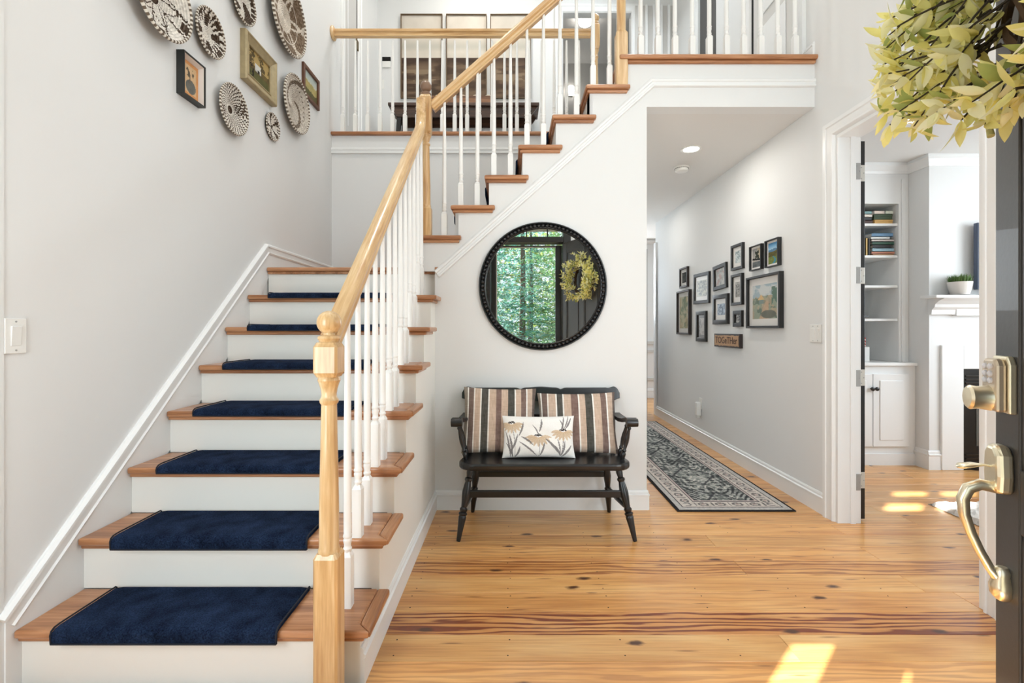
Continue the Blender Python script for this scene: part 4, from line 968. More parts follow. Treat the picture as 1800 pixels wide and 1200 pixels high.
# ------------------------------------------------------------------ hall runner
RW, RL = .76, 2.95
def runner(U, V):
    x = (U-.5)*RW; y = V*RL; ex = RW/2-np.abs(x); ey = np.minimum(y, RL-y); e = np.minimum(ex, ey)
    sx = np.abs(x); n = fbm(sx*38, y*38, 6, 3); n2 = fbm(x*90, y*90, 9, 2)
    med = np.abs(((y+.2) % .62)-.31); v1 = np.sin(sx*62+6*np.sin(y*11))*np.sin(y*48+5*np.sin(sx*22))
    fld = mixc(rgb(92,98,98), rgb(158,162,160), sstep(.42, .62, n)); fld = mixc(fld, rgb(52,54,58), sstep(.25, .6, v1)*.85); fld = mixc(fld, rgb(196,194,190), sstep(.66, .8, -v1)*.8)
    dm = sx/.16+med/.22; fld = mixc(fld, rgb(140,146,144), .5*((dm < 1)&(n < .5)).astype(float)); fld = mixc(fld, rgb(60,62,66), (np.abs(dm-1) < .06).astype(float)*.8)
    t = np.where(ex < ey, y, x); bp = np.sin(t*2*PI/.115); bw = np.abs(e-.105)
    bd = mixc(np.ones(U.shape+(3,))*rgb(186,182,178), rgb(96,94,96), ((np.hypot(((t % .115)-.0575)/.036, (e-.105)/.030) < 1)&(np.hypot(((t % .115)-.0575)/.022, (e-.105)/.016) > 1)).astype(float)*.85)
    bd = mixc(bd, rgb(70,70,74), ((np.abs(((t % .115)-.003)) < .006)&(bw < .03)).astype(float)*.7); bd = mixc(bd, rgb(150,128,124), (np.hypot(((t % .115)-.0575)/.012, (e-.105)/.010) < 1).astype(float)*.7)
    c = np.where((e > .165)[..., None], fld, bd)
    for d0, d1, cc in ((0, .014, (34,32,34)), (.014, .05, (170,170,170)), (.05, .056, (70,70,74)), (.150, .156, (80,80,84)), (.156, .176, (176,166,164)), (.176, .181, (72,72,76))):
        c = np.where(((e >= d0)&(e < d1))[..., None], rgb(*cc), c)
    return c*(.96+.24*n2)[..., None]*np.array([1.02, 1.0, .98])
rg_ = thing('hall_runner', (1.455, 4.525, 0), 'grey patterned runner rug with dark border lying in the hall', 'rug')
m = paint_grid(lambda u, v: ((u-.5)*RW, v*RL-RL/2, .0095+.0012*abs(math.sin(v*23))*(abs(u-.5) > .45)), 110, 300, runner)
m.build('pile', M_rug, rg_, local=True)
MB().box(-RW/2-.004, RW/2+.004, -RL/2-.004, RL/2+.004, 0.0005, .0085).build('bound_edge', flat('rug_edge', S(30,28,30), .95), rg_, local=True, bevel=.003)
# ------------------------------------------------------------------ entry frame, sidelight, transom (seen in the mirror)
ef = MB()
ef.box(-.40, -.33, -.07, .13, 0, 2.66).box(.605, .70, -.07, .13, 0, 2.66).box(-.33, .605, -.07, .13, 2.285, 2.355).box(-.33, .605, -.07, .13, 2.60, 2.66)
for x in (-.15, .135, .41): ef.box(x-.008, x+.008, -.02, .02, 2.355, 2.60)
ef.box(-.80, -.77, -.06, .13, 0, 2.24).box(-.43, -.40, -.06, .13, 0, 2.24).box(-.77, -.43, -.06, .13, 2.16, 2.24).box(-.77, -.43, -.06, .13, 0, .25)
ef = struct(ef.build('door_frame', M_blackdoor, bevel=.004), 'black front door frame with sidelight and transom', 'door frame')
MB().box(-.33, .605, 0, .004, 2.355, 2.60).build('transom_pane', M_win, ef); MB().box(-.77, -.43, 0, .004, .25, 2.16).build('sidelight_pane', M_win, ef)
MB().box(-.40, .70, -.12, .13, -.02, .012).build('threshold', flat('oak_sill', S(120,84,52), .5), ef)
sdm = MB().box(-.33, -.25, -.115, -.075, .02, 2.28).box(.52, .605, -.115, -.075, .02, 2.28).box(-.25, .52, -.115, -.075, 2.25, 2.28).box(-.25, .52, -.115, -.075, .02, .16)
sdm = struct(sdm.build('door_6', M_blackdoor, bevel=.003), 'black framed glass storm door in the entry', 'door')
MB().box(-.25, .52, -.098, -.094, .16, 2.25).build('pane', M_win, sdm)
MB().box(-.262, -.25, -.075, -.068, .16, 2.262).box(-.262, .52, -.075, -.068, 2.25, 2.262).build('retainer', M_nickel, sdm)
# front windows; all but the narrow upper one are added to carry fill light
for nm, x0, x1, z0, z1, vs, hs in (('window_1', -.70, .05, 3.5, 4.12, (-.34,), (3.855,)), ('added_window_2', .30, 1.7, 3.0, 5.2, (.76, 1.23), (3.7, 4.4)), ('added_window_4', -1.55, -.85, .5, 1.84, (), (1.17,)), ('added_window_5', 1.3, 1.94, .5, 2.2, (), (1.35,))):
    m = MB().box(x0, x0+.03, -.03, .06, z0, z1).box(x1-.03, x1, -.03, .06, z0, z1).box(x0, x1, -.03, .06, z0, z0+.03).box(x0, x1, -.03, .06, z1-.03, z1)
    for v in vs: m.box(v-.035, v+.035, -.01, .04, z0, z1)
    for h in hs: m.box(x0, x1, -.01, .04, h-.06, h+.06)
    wd = struct(m.build(nm, M_trim, bevel=.004), {'window_1': 'narrow white foyer window above the front door', 'added_window_2': 'added wide tall white window above the front door for fill light', 'added_window_4': 'added white sash window between stairs and front door for fill light', 'added_window_5': 'added white sash window behind the open front door for fill light'}[nm], 'window')
    MB().box(x0+.03, x1-.03, .012, .016, z0+.03, z1-.03).build('pane', M_win, wd)
m = MB().box(4.95, 5.03, 2.0, 2.04, 1, 2.4).box(4.95, 5.03, 3.46, 3.5, 1, 2.4).box(4.95, 5.03, 2.0, 3.5, 1, 1.04).box(4.95, 5.03, 2.0, 3.5, 2.36, 2.4).box(4.96, 5.02, 2.0, 3.5, 1.68, 1.72)
struct(m.build('added_window_3', M_trim), 'added white sash window in the office wall for fill light', 'window')  # office window put in to carry the added fill

# ------------------------------------------------------------------ open front door (hinged at its near end)
DA = math.atan2(.912, .41); HX, HY = .60, .12
fd = thing('door_7', (HX, HY, 0), 'black panelled front door swung open with brass handle set', 'door', None, Euler((0, 0, DA))); fd['kind'] = 'structure'
DW, DH = .91, 2.27
m = MB().box(0, DW, -.036, -.012, .012, DH)
m.build('core', M_entry, fd, local=True)
for x0, x1 in ((0, .085), (DW-.085, DW), (.41, .50)): MB().box(x0, x1, -.045, 0, .012, DH).build('stile', M_entry, fd, local=True, bevel=.003)
for z0, z1 in ((.012, .24), (.80, .92), (1.70, 1.80), (DH-.12, DH)):
    MB().box(.085, .41, -.0445, -.0005, z0, z1).box(.50, DW-.085, -.0445, -.0005, z0, z1).build('rail', M_entry, fd, local=True, bevel=.003)
for x0, x1 in ((.085, .41), (.50, DW-.085)):
    for z0, z1 in ((.24, .80), (.92, 1.70), (1.80, DH-.12)):
        p = MB().box(x0+.05, x1-.05, -.014, -.004, z0+.05, z1-.05).build('panel', M_entry, fd, local=True, bevel=.006)
        t = MB()
        for a in ((x0, x0+.014, z0, z1), (x1-.014, x1, z0, z1), (x0, x1, z0, z0+.014), (x0, x1, z1-.014, z1)): t.box(a[0], a[1], -.014, -.003, a[2], a[3])
        t.build('panel_moulding', M_entry, p, local=True, bevel=.003)
for zc in (.25, 1.13, 2.02): MB().lathe([(.007, -.05), (.007, .05)], (-.004, -.05, zc), 10).build('hinge', M_nickel, fd, local=True, smooth=40)
RY = Matrix.Rotation(-PI/2, 3, 'X')     # local z -> +y (out of the exterior face)
sx = DW-.046
kp = MB().prism([(sx-.034, 1.020), (sx+.034, 1.020), (sx+.034, 1.112), (sx+.024, 1.128), (sx-.024, 1.128), (sx-.034, 1.112)], 'y', 0, .012).build('keypad_lock', M_brass, fd, local=True, bevel=.003)
kp['label'] = 'brass keypad deadbolt'
MB().prism([(sx-.028, 1.022), (sx+.028, 1.022), (sx+.028, 1.110), (sx+.019, 1.123), (sx-.019, 1.123), (sx-.028, 1.110)], 'y', .012, .028).build('keypad_face', flat('champagne_metal', S(206,190,168), .35, .8), kp, local=True, bevel=.005)
b = MB()
for zz in (1.108, 1.094, 1.081):
    for dx in (-.010, .010): b.lathe([(.006, 0), (.006, .003), (.003, .005)], (sx+dx, .028, zz), 10, RY)
b.build('keypad_button', flat('frosted_button', S(206,204,206), .4), kp, local=True, smooth=40)
MB().lathe([(.025, 0), (.024, .004), (.022, .020), (.024, .030), (.020, .034), (.0, .035)], (sx, .026, 1.046), 20, RY).build('thumb_turn', M_brass, kp, local=True, smooth=35)
hs = MB().prism([(sx-.026, .866), (sx+.026, .866), (sx+.030, .90), (sx+.027, .940), (sx+.013, .957), (sx-.013, .957), (sx-.027, .940), (sx-.030, .90)], 'y', 0, .026).build('handle_set', M_brass, fd, local=True, bevel=.009, seg=3)
hs['label'] = 'brass thumb latch handle'
g = [(.012, .872), (.040, .876), (.058, .866), (.066, .845), (.064, .815), (.054, .780), (.040, .745), (.026, .716), (.014, .700)]
MB().tube([(sx, a, z) for a, z in g], [.011, .011, .011, .0105, .0095, .0085, .008, .008, .010], 12).build('grip', M_brass, hs, local=True, smooth=60)
MB().tube([(sx, .016, .912), (sx, .034, .915), (sx, .052, .913), (sx, .070, .909), (sx, .076, .906)], [.004, .005, .013, .015, .004], 12, flat=.35).build('thumb_latch', M_brass, hs, local=True, smooth=60)
MB().lathe([(.003, 0), (.010, .004), (.018, .014), (.019, .03), (.013, .05), (.014, .058), (.008, .066)], (sx, .008, .655), 16).build('grip_foot', M_brass, hs, local=True, smooth=50)

# ------------------------------------------------------------------ wreath on the door
WS, WZ = .555, 1.745
wr = thing('forsythia_wreath', (HX+math.cos(DA)*WS, HY+math.sin(DA)*WS, WZ), 'yellow green leafy wreath hanging on the open black front door', 'wreath', None, Euler((0, 0, DA)))
rw = random.Random(21)
bb = MB()
for q in range(7):
    ph = rw.uniform(0, 6.28); pts = []
    for i in range(41):
        a = 2*PI*i/40; r = .195+.014*math.sin(3*a+ph); pts.append((r*math.cos(a), .035+.014*math.cos(4*a+ph), r*math.sin(a)))
    bb.tube(pts, .006, 5, cap=False)
bb.build('twig_ring', flat('vine_brown', S(84,62,40), .8), wr, local=True, smooth=60)
def leaf_me(name, L, W, cur, fold=.3):
    m = MB(); n = 6
    for i in range(n+1):
        t = i/n; w = W*math.sin(PI*min(1, t**.8))**.9*(1 if i not in (0, n) else .05); z = cur*t*t; 
        m.v += [(t*L, -w, z+fold*w), (t*L, 0, z), (t*L, w, z+fold*w)]
    for i in range(n):
        a = i*3; m.f += [(a, a+3, a+4, a+1), (a+1, a+4, a+5, a+2)]
    me = m.mesh(name, 60); return me
def leaf_mat(name, c, c2):
    m, N, L, b = new_mat(name); oi = N.new('ShaderNodeObjectInfo'); tc = N.new('ShaderNodeTexCoord'); nz = N.new('ShaderNodeTexNoise'); nz.inputs['Scale'].default_value = 40
    L.new(tc.outputs['Object'], nz.inputs['Vector']); mx = N.new('ShaderNodeMixRGB'); mx.inputs[1].default_value = c; mx.inputs[2].default_value = c2
    L.new(nz.outputs['Fac'], mx.inputs[0]); L.new(mx.outputs[0], b.inputs['Base Color']); b.inputs['Roughness'].default_value = .5
    tr = N.new('ShaderNodeBsdfTranslucent'); L.new(mx.outputs[0], tr.inputs[0]); ms = N.new('ShaderNodeMixShader'); ms.inputs[0].default_value = .45
    L.new(b.outputs[0], ms.inputs[1]); L.new(tr.outputs[0], ms.inputs[2]); L.new(ms.outputs[0], N['Material Output'].inputs[0]); return m
LM = [leaf_mat('leaf_yellow', S(240,230,118), S(250,246,184)), leaf_mat('leaf_pale', S(244,240,176), S(252,250,222)), leaf_mat('leaf_green', S(150,166,92), S(190,196,116))]
LV = []
for a in ((.042, .0078, .012), (.034, .0092, -.010), (.046, .0076, .018)):
    for k in range(3):
        me = leaf_me('leaf', a[0]*(1 if k < 2 else 1.15), a[1]*(1 if k < 2 else 1.15), a[2]); me.materials.append(LM[k]); LV.append(me)
leaves = []; tw_ = MB()
Rw = Matrix.Rotation(DA, 3, 'Z'); W0 = Vector((HX+math.cos(DA)*WS, HY+math.sin(DA)*WS, WZ))
def spray(p, d, L, drop, dens=1.0):
    p = Vector(p); d = Vector(d).normalized(); pts = [p.copy()]; n = max(4, int(L/.024))
    for i in range(n):
        d = (d+Vector((rw.uniform(-.16, .16), rw.uniform(-.1, .1), rw.uniform(-.16, .16)-drop))).normalized()
        p = p+d*(L/n)
        if p.y < .012: p.y = .012; d.y = abs(d.y)*.5
        if math.hypot(p.x, p.z) > .335 or p.z < -.215 or p.y > .205: break
        pts.append(p.copy())
        if i == 0: continue
        for q in range(rw.choice([3, 3, 4]) if rw.random() < dens else 2):
            ang = rw.uniform(0, 6.28); side = d.cross(Vector((math.cos(ang), math.sin(ang), .3))).normalized()
            ld = (d*rw.uniform(.3, .9)+side*rw.uniform(.6, 1.0)).normalized()
            if p.y+ld.y*.05 < .006: ld.y = abs(ld.y)
            k = 0 if rw.random() < .52 else (1 if rw.random() < .78 else 2)
            leaves.append((p.copy(), ld, rw.uniform(-1.2, 1.2), rw.randrange(3)*3+k, rw.uniform(.75, 1.2)))
    if len(pts) > 2: tw_.tube(pts, [.0020*(1-.6*i/n)+.0005 for i in range(len(pts))], 5)
for q in range(84):
    a = 2*PI*q/84+rw.uniform(-.05, .05); r = rw.uniform(.15, .24)
    tg = Vector((-math.sin(a), 0, math.cos(a)))*(-1); out = Vector((math.cos(a), 0, math.sin(a)))
    d = tg*rw.uniform(.3, .9)+out*rw.uniform(-.25, .75)+Vector((0, rw.uniform(.1, .9), 0))
    spray((r*math.cos(a), rw.uniform(.03, .07), r*math.sin(a)), d, rw.uniform(.12, .20), .03)
for q in range(22):    # long sprays reaching out past the free edge of the ring
    a = rw.uniform(-.65, .75); spray((.21*math.cos(a), rw.uniform(.04, .08), .21*math.sin(a)), (rw.uniform(.25, .6), rw.uniform(.5, 1.0), rw.uniform(-.45, .15)), rw.uniform(.14, .22), .02, .9)
tw_.build('twig', flat('dark_twig', S(58,48,36), .8), wr, local=True, smooth=60)
def leaf_M(t):
    p, d, roll, k, s = t; q = d.to_track_quat('X', 'Z').to_matrix(); return Matrix.Translation(p) @ (q @ Matrix.Rotation(roll, 3, 'X')).to_4x4() @ Matrix.Scale(s, 4)
def score(t):
    P = W0+Rw@t[0]; u = 899+830*P.x/P.y; v = 578-830*(P.z-H)/P.y
    return 0 if (u > 1860 or v < -60) else (P-Vector((0, 0, H))).length
order = sorted(range(len(leaves)), key=lambda i: (score(leaves[i]) == 0, score(leaves[i])))
solo = order[:300]; rest = order[300:]
for i in solo:
    t = leaves[i]; o = bpy.data.objects.new('leaf', LV[t[3]]); COL.objects.link(o); o.parent = wr; o.matrix_local = leaf_M(t)
for k in range(3):
    m = MB()
    for i in rest:
        t = leaves[i]
        if t[3] % 3 != k: continue
        Mx = leaf_M(t); me = LV[t[3]]; m.add([Mx@v.co for v in me.vertices], [tuple(f.vertices) for f in me.polygons])
    o = m.build('leaf_mass', LM[k], wr, local=True, smooth=60); o['kind'] = 'stuff'
MB().tube([(.175, .055, -.10), (.195, .060, -.135), (.205, .064, -.175), (.203, .068, -.205), (.196, .068, -.225)], [.004, .0046, .005, .0046, .0055], 8).build('stem_end', flat('pale_stem', S(182,178,120), .7, bump=.3, bscale=200), wr, local=True, smooth=50)

# ------------------------------------------------------------------ outdoors behind the camera: added sun-blocking canopy, ground, conifers
cn = MB().prism([(-.95, 2.78), (1.4, 2.78), (1.4, 2.86), (.225, 3.0), (-.95, 2.86)], 'y', -1.5, -.05)
cn = thing('sun_block_canopy', (.2, -.05, 2.75), 'unseen grey canopy added to block sun at the front doorway', 'canopy');  # added out of view; left edge placed to let sun reach the sidelight only
MB().prism([(-.95, 2.75), (1.4, 2.75), (1.4, 2.80), (.225, 2.98), (-.95, 2.80)], 'y', -1.5, -.052).build('roof', flat('canopy_grey', S(120,118,116), .8), cn)
struct(MB().box(-14, 14, -30, -.06, -.45, -.25).build('ground', flat('forest_floor', S(126,118,70), .95, var=.6, bscale=3)), 'leafy forest ground outside the front door', 'ground')
struct(MB().box(-1.2, 1.5, -1.6, -.06, -.25, -.03).build('porch_step', flat('porch_stone', S(150,146,140), .9, bump=.2)), 'stone porch step outside the front door', 'step')
PM = [leaf_mat('needle_teal', S(66,124,112), S(112,168,154)), leaf_mat('needle_green', S(58,108,74), S(112,150,92))]
M_bark = flat('bark', S(92,78,66), .9, bump=.4, bscale=20)
rt = random.Random(5)
spots = [(-.9, -5.5), (1.2, -6.2), (2.6, -8), (-2.4, -8.5), (.1, -9), (1.7, -11), (-1.1, -12), (3.4, -12.5), (.5, -14.5), (2.4, -16), (-2.6, -15.5), (4.6, -17)]
tl = ['beside the porch on the stair side', 'beside the porch on the hinge side', 'just beyond the porch, leaning near the path', 'second row at the stair side', 'middle of the second row', 'third row beyond the path', 'third row stair side', 'third row far hinge side', 'middle of the deep wood', 'deep wood near the far gap', 'deepest at the stair side', 'deepest at the hinge side']
for i, (x, y) in enumerate(spots):
    o = thing('conifer_tree', (x, y, -.25), 'blue green conifer outside, '+tl[i], 'tree', 'conifers outside the front door')
    ht = rt.uniform(6, 8)
    MB().tube([(0, 0, 0), (.04, .02, ht*.4), (0, 0, ht)], [.12, .08, .02], 8).build('trunk', M_bark, o, local=True, smooth=60)
    m = MB(); nb = 120
    for b in range(nb):
        z = .25+(ht-.4)*(b/nb)**1.15; L = (1.7*(1-z/ht)+.25)*rt.uniform(.7, 1.1); a = b*2.4+rt.uniform(-.4, .4)
        for s in range(int(54*L/1.2)+8):
            t = rt.uniform(.12, 1); wv = (1-t)*.5*L+.07; la = rt.gauss(0, .5)*wv
            px = math.cos(a)*t*L-math.sin(a)*la; py = math.sin(a)*t*L+math.cos(a)*la; pz = z-.10*t*L+rt.uniform(-.05, .05)-.12*abs(la)
            al = a+rt.uniform(-.9, .9); l = rt.uniform(.07, .15); wd = rt.uniform(.012, .03); dz = rt.uniform(-.05, .05)
            cx, sx_ = math.cos(al), math.sin(al); tz = rt.uniform(-.02, .02)
            m.add([(px-sx_*wd, py+cx*wd, pz-tz), (px+cx*l*.5-sx_*wd*1.2, py+sx_*l*.5+cx*wd*1.2, pz+dz*.6), (px+cx*l, py+sx_*l, pz+dz), (px+cx*l*.5+sx_*wd*1.2, py+sx_*l*.5-cx*wd*1.2, pz+dz*.6+tz)], [(0, 1, 2, 3)])
    me = bpy.data.meshes.new('crown'); me.from_pydata(m.v, [], m.f); put('crown', me, PM[i % 2], o)
sh = thing('forest_thicket', (.9, -19, -.25), 'light green broadleaf thicket far behind the conifers', 'forest'); sh['kind'] = 'stuff'
m = MB()
for q in range(9000):
    x, z = rt.uniform(-7, 7), rt.uniform(.1, 6.5); y = rt.uniform(-1, 1); a = rt.uniform(0, 6.3); l = rt.uniform(.10, .24)
    R = Euler((rt.uniform(-1, 1), rt.uniform(-1, 1), a)).to_matrix(); m.add([R@Vector(v)*l+Vector((x, y, z)) for v in ((-1, 0, 0), (0, -.45, 0), (1, 0, 0), (0, .45, 0))], [(0, 1, 2, 3)])
me = bpy.data.meshes.new('foliage'); me.from_pydata(m.v, [], m.f); put('foliage', me, leaf_mat('beech_leaf', S(128,150,84), S(170,182,116)), sh)
for x in (-5, -2.6, -.4, 1.8, 4.4): MB().tube([(x, 0, 0), (x+.1, 0, 6.5)], [.08, .04], 7).build('trunk', M_bark, sh, local=True, smooth=60)

# ------------------------------------------------------------------ office: chimney breast, fireplace, built-in shelves
CX, CY = 3.508, 3.965
wallm('wall_chimney', MB().box(CX, 4.94, CY, 4.74, 0, ZS), 'white chimney breast in the office')
fp = thing('fireplace', (4.2, CY, 0), 'white fireplace surround and mantel with black firebox in the office', 'fireplace')
m = MB().box(3.597, 3.779, CY-.022, CY, 0, 1.046).box(3.779, 4.6, CY-.022, CY, .846, 1.046).box(4.6, 4.78, CY-.022, CY, 0, 1.046)
m.build('surround', M_trim, fp, bevel=.004)
mp = [(0, 1.30), (.03, 1.30), (.035, 1.34), (.06, 1.36), (.065, 1.385), (.10, 1.41), (.14, 1.425), (.15, 1.43), (.15, 1.456), (0, 1.456)]
MB().prism([(CY-a, z) for a, z in mp], 'x', 3.50, 4.9).build('mantel', M_trim, fp, bevel=.002)
MB().box(3.43, 4.92, CY-.155, CY, 1.432, 1.456).build('mantel_shelf', M_trim, fp, bevel=.004)
m = MB().box(3.70, 4.7, CY-.04, CY, 1.29, 1.345).build('frieze_block', M_trim, fp, bevel=.004)
fb = MB().box(3.781, 4.598, CY-.012, CY+.0, 0, .844).build('firebox', flat('black_iron', S(28,24,20), .45, .3), fp)
AC, AW = 4.19, .30
arch = [(AC-AW, .20), (AC+AW, .20)]+[(AC+AW*math.cos(a), .50+.16*math.sin(a)) for a in np.linspace(0, PI, 16)]
MB().prism(arch, 'y', CY-.016, CY-.012).build('arched_glass', flat('smoky_glass', S(92,92,88), .12, 0), fb)
for z in (.06, .09, .12, .72, .75, .78): MB().box(3.80, 4.58, CY-.02, CY-.012, z, z+.012).build('louver', flat('iron_louver_%d' % int(z*100), S(52,46,40), .4, .5), fb)
bc = thing('built_in_bookcase', (2.9, 4.3, 0), 'white built-in bookcase with base cupboard beside the fireplace', 'bookcase')
X0b, X1b, YLo, YUp = 2.20, CX-.001, 4.098, 4.171
n0, n1, nt = 2.62, 3.422, 2.286
MB().box(X0b, X1b, YLo+.002, 4.72, 0, .86).build('cabinet_body', M_trim, bc)
MB().box(X0b, X1b, YLo-.025, 4.72, .861, .888).build('countertop', M_trim, bc, bevel=.004)
MB().box(X0b, X1b, YLo-.012, YLo+.002, 0, .10).build('plinth', M_trim, bc)
m = MB().box(X0b, n0, YUp, YUp+.02, .889, 2.5).box(n1, X1b, YUp, YUp+.02, .889, 2.5).box(n0, n1, YUp, YUp+.02, nt, 2.5).box(n1, n1+.018, YUp+.02, 4.6, .889, nt).box(n0-.018, n0, YUp+.02, 4.6, .889, nt).box(n0, n1, YUp+.02, 4.6, nt, nt+.02)
m.build('face_frame', M_trim, bc)
MB().box(n0-.02, n1+.02, 4.6, 4.62, .889, nt).build('back_panel', M_trim, bc)
shz = [2.105, 1.823, 1.557, 1.262]
for z in shz: MB().box(n0, n1, YUp+.012, 4.6, z-.012, z+.010).build('shelf', M_trim, bc, bevel=.002)
MB().box(n1+.02, n1+.05, YUp-.012, YUp, .889, 2.5).build('stile_bead', M_trim, bc, bevel=.004)
MB().box(X0b, X1b, YUp, 4.7, 2.5, ZS-.001).build('top_fascia', M_trim, bc)
for x0, x1, kx in ((2.80, 3.120, 3.105), (3.126, 3.438, 3.142)):
    d = MB().box(x0, x1, YLo-.020, YLo+.001, .163, .79).build('cabinet_door', M_trim, bc, bevel=.003)
    MB().prism([(x0+.055, .22), (x1-.055, .22), (x1-.055, .735), (x0+.055, .735)], 'y', YLo-.026, YLo-.019).build('raised_panel', M_trim, d, bevel=.006)
    MB().lathe([(.006, 0), (.006, .012), (.017, .018), (.018, .026), (.010, .031), (0, .032)], (kx, YLo-.02, .665), 14, RX).build('knob', M_black, d, smooth=40)
cp = [(0, 0), (.012, 0), (.020, .02), (.045, .05), (.06, .06), (.06, .085), (0, .085)]
k = len(cp); zc = ZS-.0855; path = [lambda a: (2.2, YUp-a), lambda a: (CX-a, YUp-a), lambda a: (CX-a, CY-a), lambda a: (4.94, CY-a)]
vs = [f(a)+(zc+b,) for f in path for a, b in cp]
fs = [(i*k+j, i*k+(j+1)%k, (i+1)*k+(j+1)%k, (i+1)*k+j) for i in range(3) for j in range(k)]+[tuple(range(k)), tuple(3*k+j for j in range(k))]
struct(MB().add(vs, fs).build('trim_crown', M_trim), 'white crown moulding above bookcase and chimney breast', 'trim')
baseboard('baseboard_chimney', (CX, YLo), (CX, CY-.0), (-1, 0), .16, 'white baseboard on the chimney side'); baseboard('baseboard_chimney_front', (CX-.014, CY), (3.597, CY), (0, -1), .16, 'white baseboard on the chimney front')
# books and boxes
def book(x0, x1, z0, z1, c, label, name='book', y0=4.20, y1=4.40, cat='book', rz=0, vert=False):
    o = thing(name, ((x0+x1)/2, (y0+y1)/2, z0), label, cat, 'books and boxes on the office shelves', Euler((0, 0, rz)))
    w, d, h = x1-x0, y1-y0, z1-z0; cm = flat('cover_'+name, S(*c), .5)
    t = .003
    if name == 'book':
        if vert: MB().box(-w/2, w/2, -d/2, -d/2+.003, 0, h).box(-w/2, -w/2+t, -d/2, d/2, 0, h).box(w/2-t, w/2, -d/2, d/2, 0, h).build('cover', cm, o, local=True); MB().box(-w/2+t, w/2-t, -d/2+.003, d/2-.004, .003, h-.004).build('pages', M_matb, o, local=True)
        else: MB().box(-w/2, w/2, -d/2, -d/2+.003, 0, h).box(-w/2, w/2, -d/2, d/2, 0, t).box(-w/2, w/2, -d/2, d/2, h-t, h).build('cover', cm, o, local=True); MB().box(-w/2+.003, w/2-.003, -d/2+.003, d/2-.004, t, h-t).build('pages', M_matb, o, local=True)
    else:
        MB().box(-w/2, w/2, -d/2, d/2, 0, h*.62).build('box_body', cm, o, local=True, bevel=.002); MB().box(-w/2-.002, w/2+.002, -d/2-.002, d/2+.002, h*.62, h).build('lid', cm, o, local=True, bevel=.002)
    return o
z = shz[0]+.011
book(3.13, 3.215, z, z+.030, (70,46,40), 'dark book at the bottom left of the top shelf'); book(3.135, 3.205, z+.031, z+.056, (56,60,66), 'slate book second in the top shelf stack')
book(3.125, 3.21, z+.057, z+.085, (222,214,204), 'cream book third in the top shelf stack'); book(3.13, 3.205, z+.086, z+.112, (128,166,168), 'pale teal book on top of the top shelf stack')
book(3.232, 3.392, z, z+.036, (206,164,96), 'tan flat box on the top shelf', 'storage_box', cat='box'); book(3.226, 3.388, z+.038, z+.083, (58,76,52), 'dark green box resting on the tan box', 'storage_box', cat='box')
book(3.230, 3.318, z+.086, z+.116, (226,212,200), 'pinkish cream book on the green box'); book(3.328, 3.395, z+.086, z+.116, (206,212,196), 'pale sage book on the green box')
z = shz[1]+.011
for i, (t, c, a, b, nm) in enumerate(((.012, (226,178,136), 3.215, 3.40, 'peach book at the bottom of the second shelf stack'), (.022, (196,130,104), 3.205, 3.408, 'salmon book near the bottom of the second shelf stack'), (.030, (150,182,196), 3.21, 3.402, 'pale blue and white book in the second shelf stack'), (.030, (36,34,36), 3.215, 3.38, 'black book in the middle of the second shelf stack'), (.026, (52,88,70), 3.21, 3.405, 'deep green book in the second shelf stack'), (.022, (196,186,180), 3.205, 3.405, 'greyish book in the upper second shelf stack'), (.022, (232,234,232), 3.20, 3.365, 'white book in the upper second shelf stack'), (.032, (104,142,176), 3.205, 3.395, 'blue book on top of the second shelf stack'))):
    book(a, b, z, z+t, c, nm, rz=0); z += t+.0005
z = shz[1]+.011
for i, (x, c, h, nm) in enumerate(((3.128, (70,96,110), .19, 'upright grey blue book by the hinge side'), (3.152, (212,178,110), .155, 'upright golden book on the second shelf'), (3.174, (44,40,38), .15, 'upright dark book beside the golden book'))):
    book(x, x+.018, z, z+h, c, nm, vert=True)
# small flag in a block and a dark easel on the lower shelves
o = thing('desk_flag', (3.15, 4.26, .889), 'small striped flag standing in the lowest shelf bay', 'flag')
MB().box(-.03, .06, -.03, .03, 0, .13).build('block', M_trim, o, local=True, bevel=.003)
def flagc(U, V):
    c = np.where(((V*9).astype(int) % 2 == 0)[..., None], rgb(186,52,48), rgb(236,230,224)); return np.where(((V > .5)&(U < .5))[..., None], rgb(52,58,92), c)
paint_grid(lambda u, v: (-.02+.07*u, -.004*math.sin(u*5), .14+.12*v-.05*u), 14, 18, flagc).build('cloth', M_fabric, o, local=True)
MB().tube([(-.02, 0, .13), (-.02, 0, .28)], .003, 6).build('staff', M_black, o, local=True)
o = thing('easel_stand', (3.15, 4.28, shz[3]+.011), 'small dark easel stand on the fourth shelf', 'stand')
MB().tube([(-.05, 0, 0), (0, .0, .12)], .007, 6).tube([(.05, 0, 0), (0, 0, .12)], .007, 6).build('leg', M_black, o, local=True); MB().box(-.05, .06, -.03, .0, .015, .03).build('ledge', M_black, o, local=True)
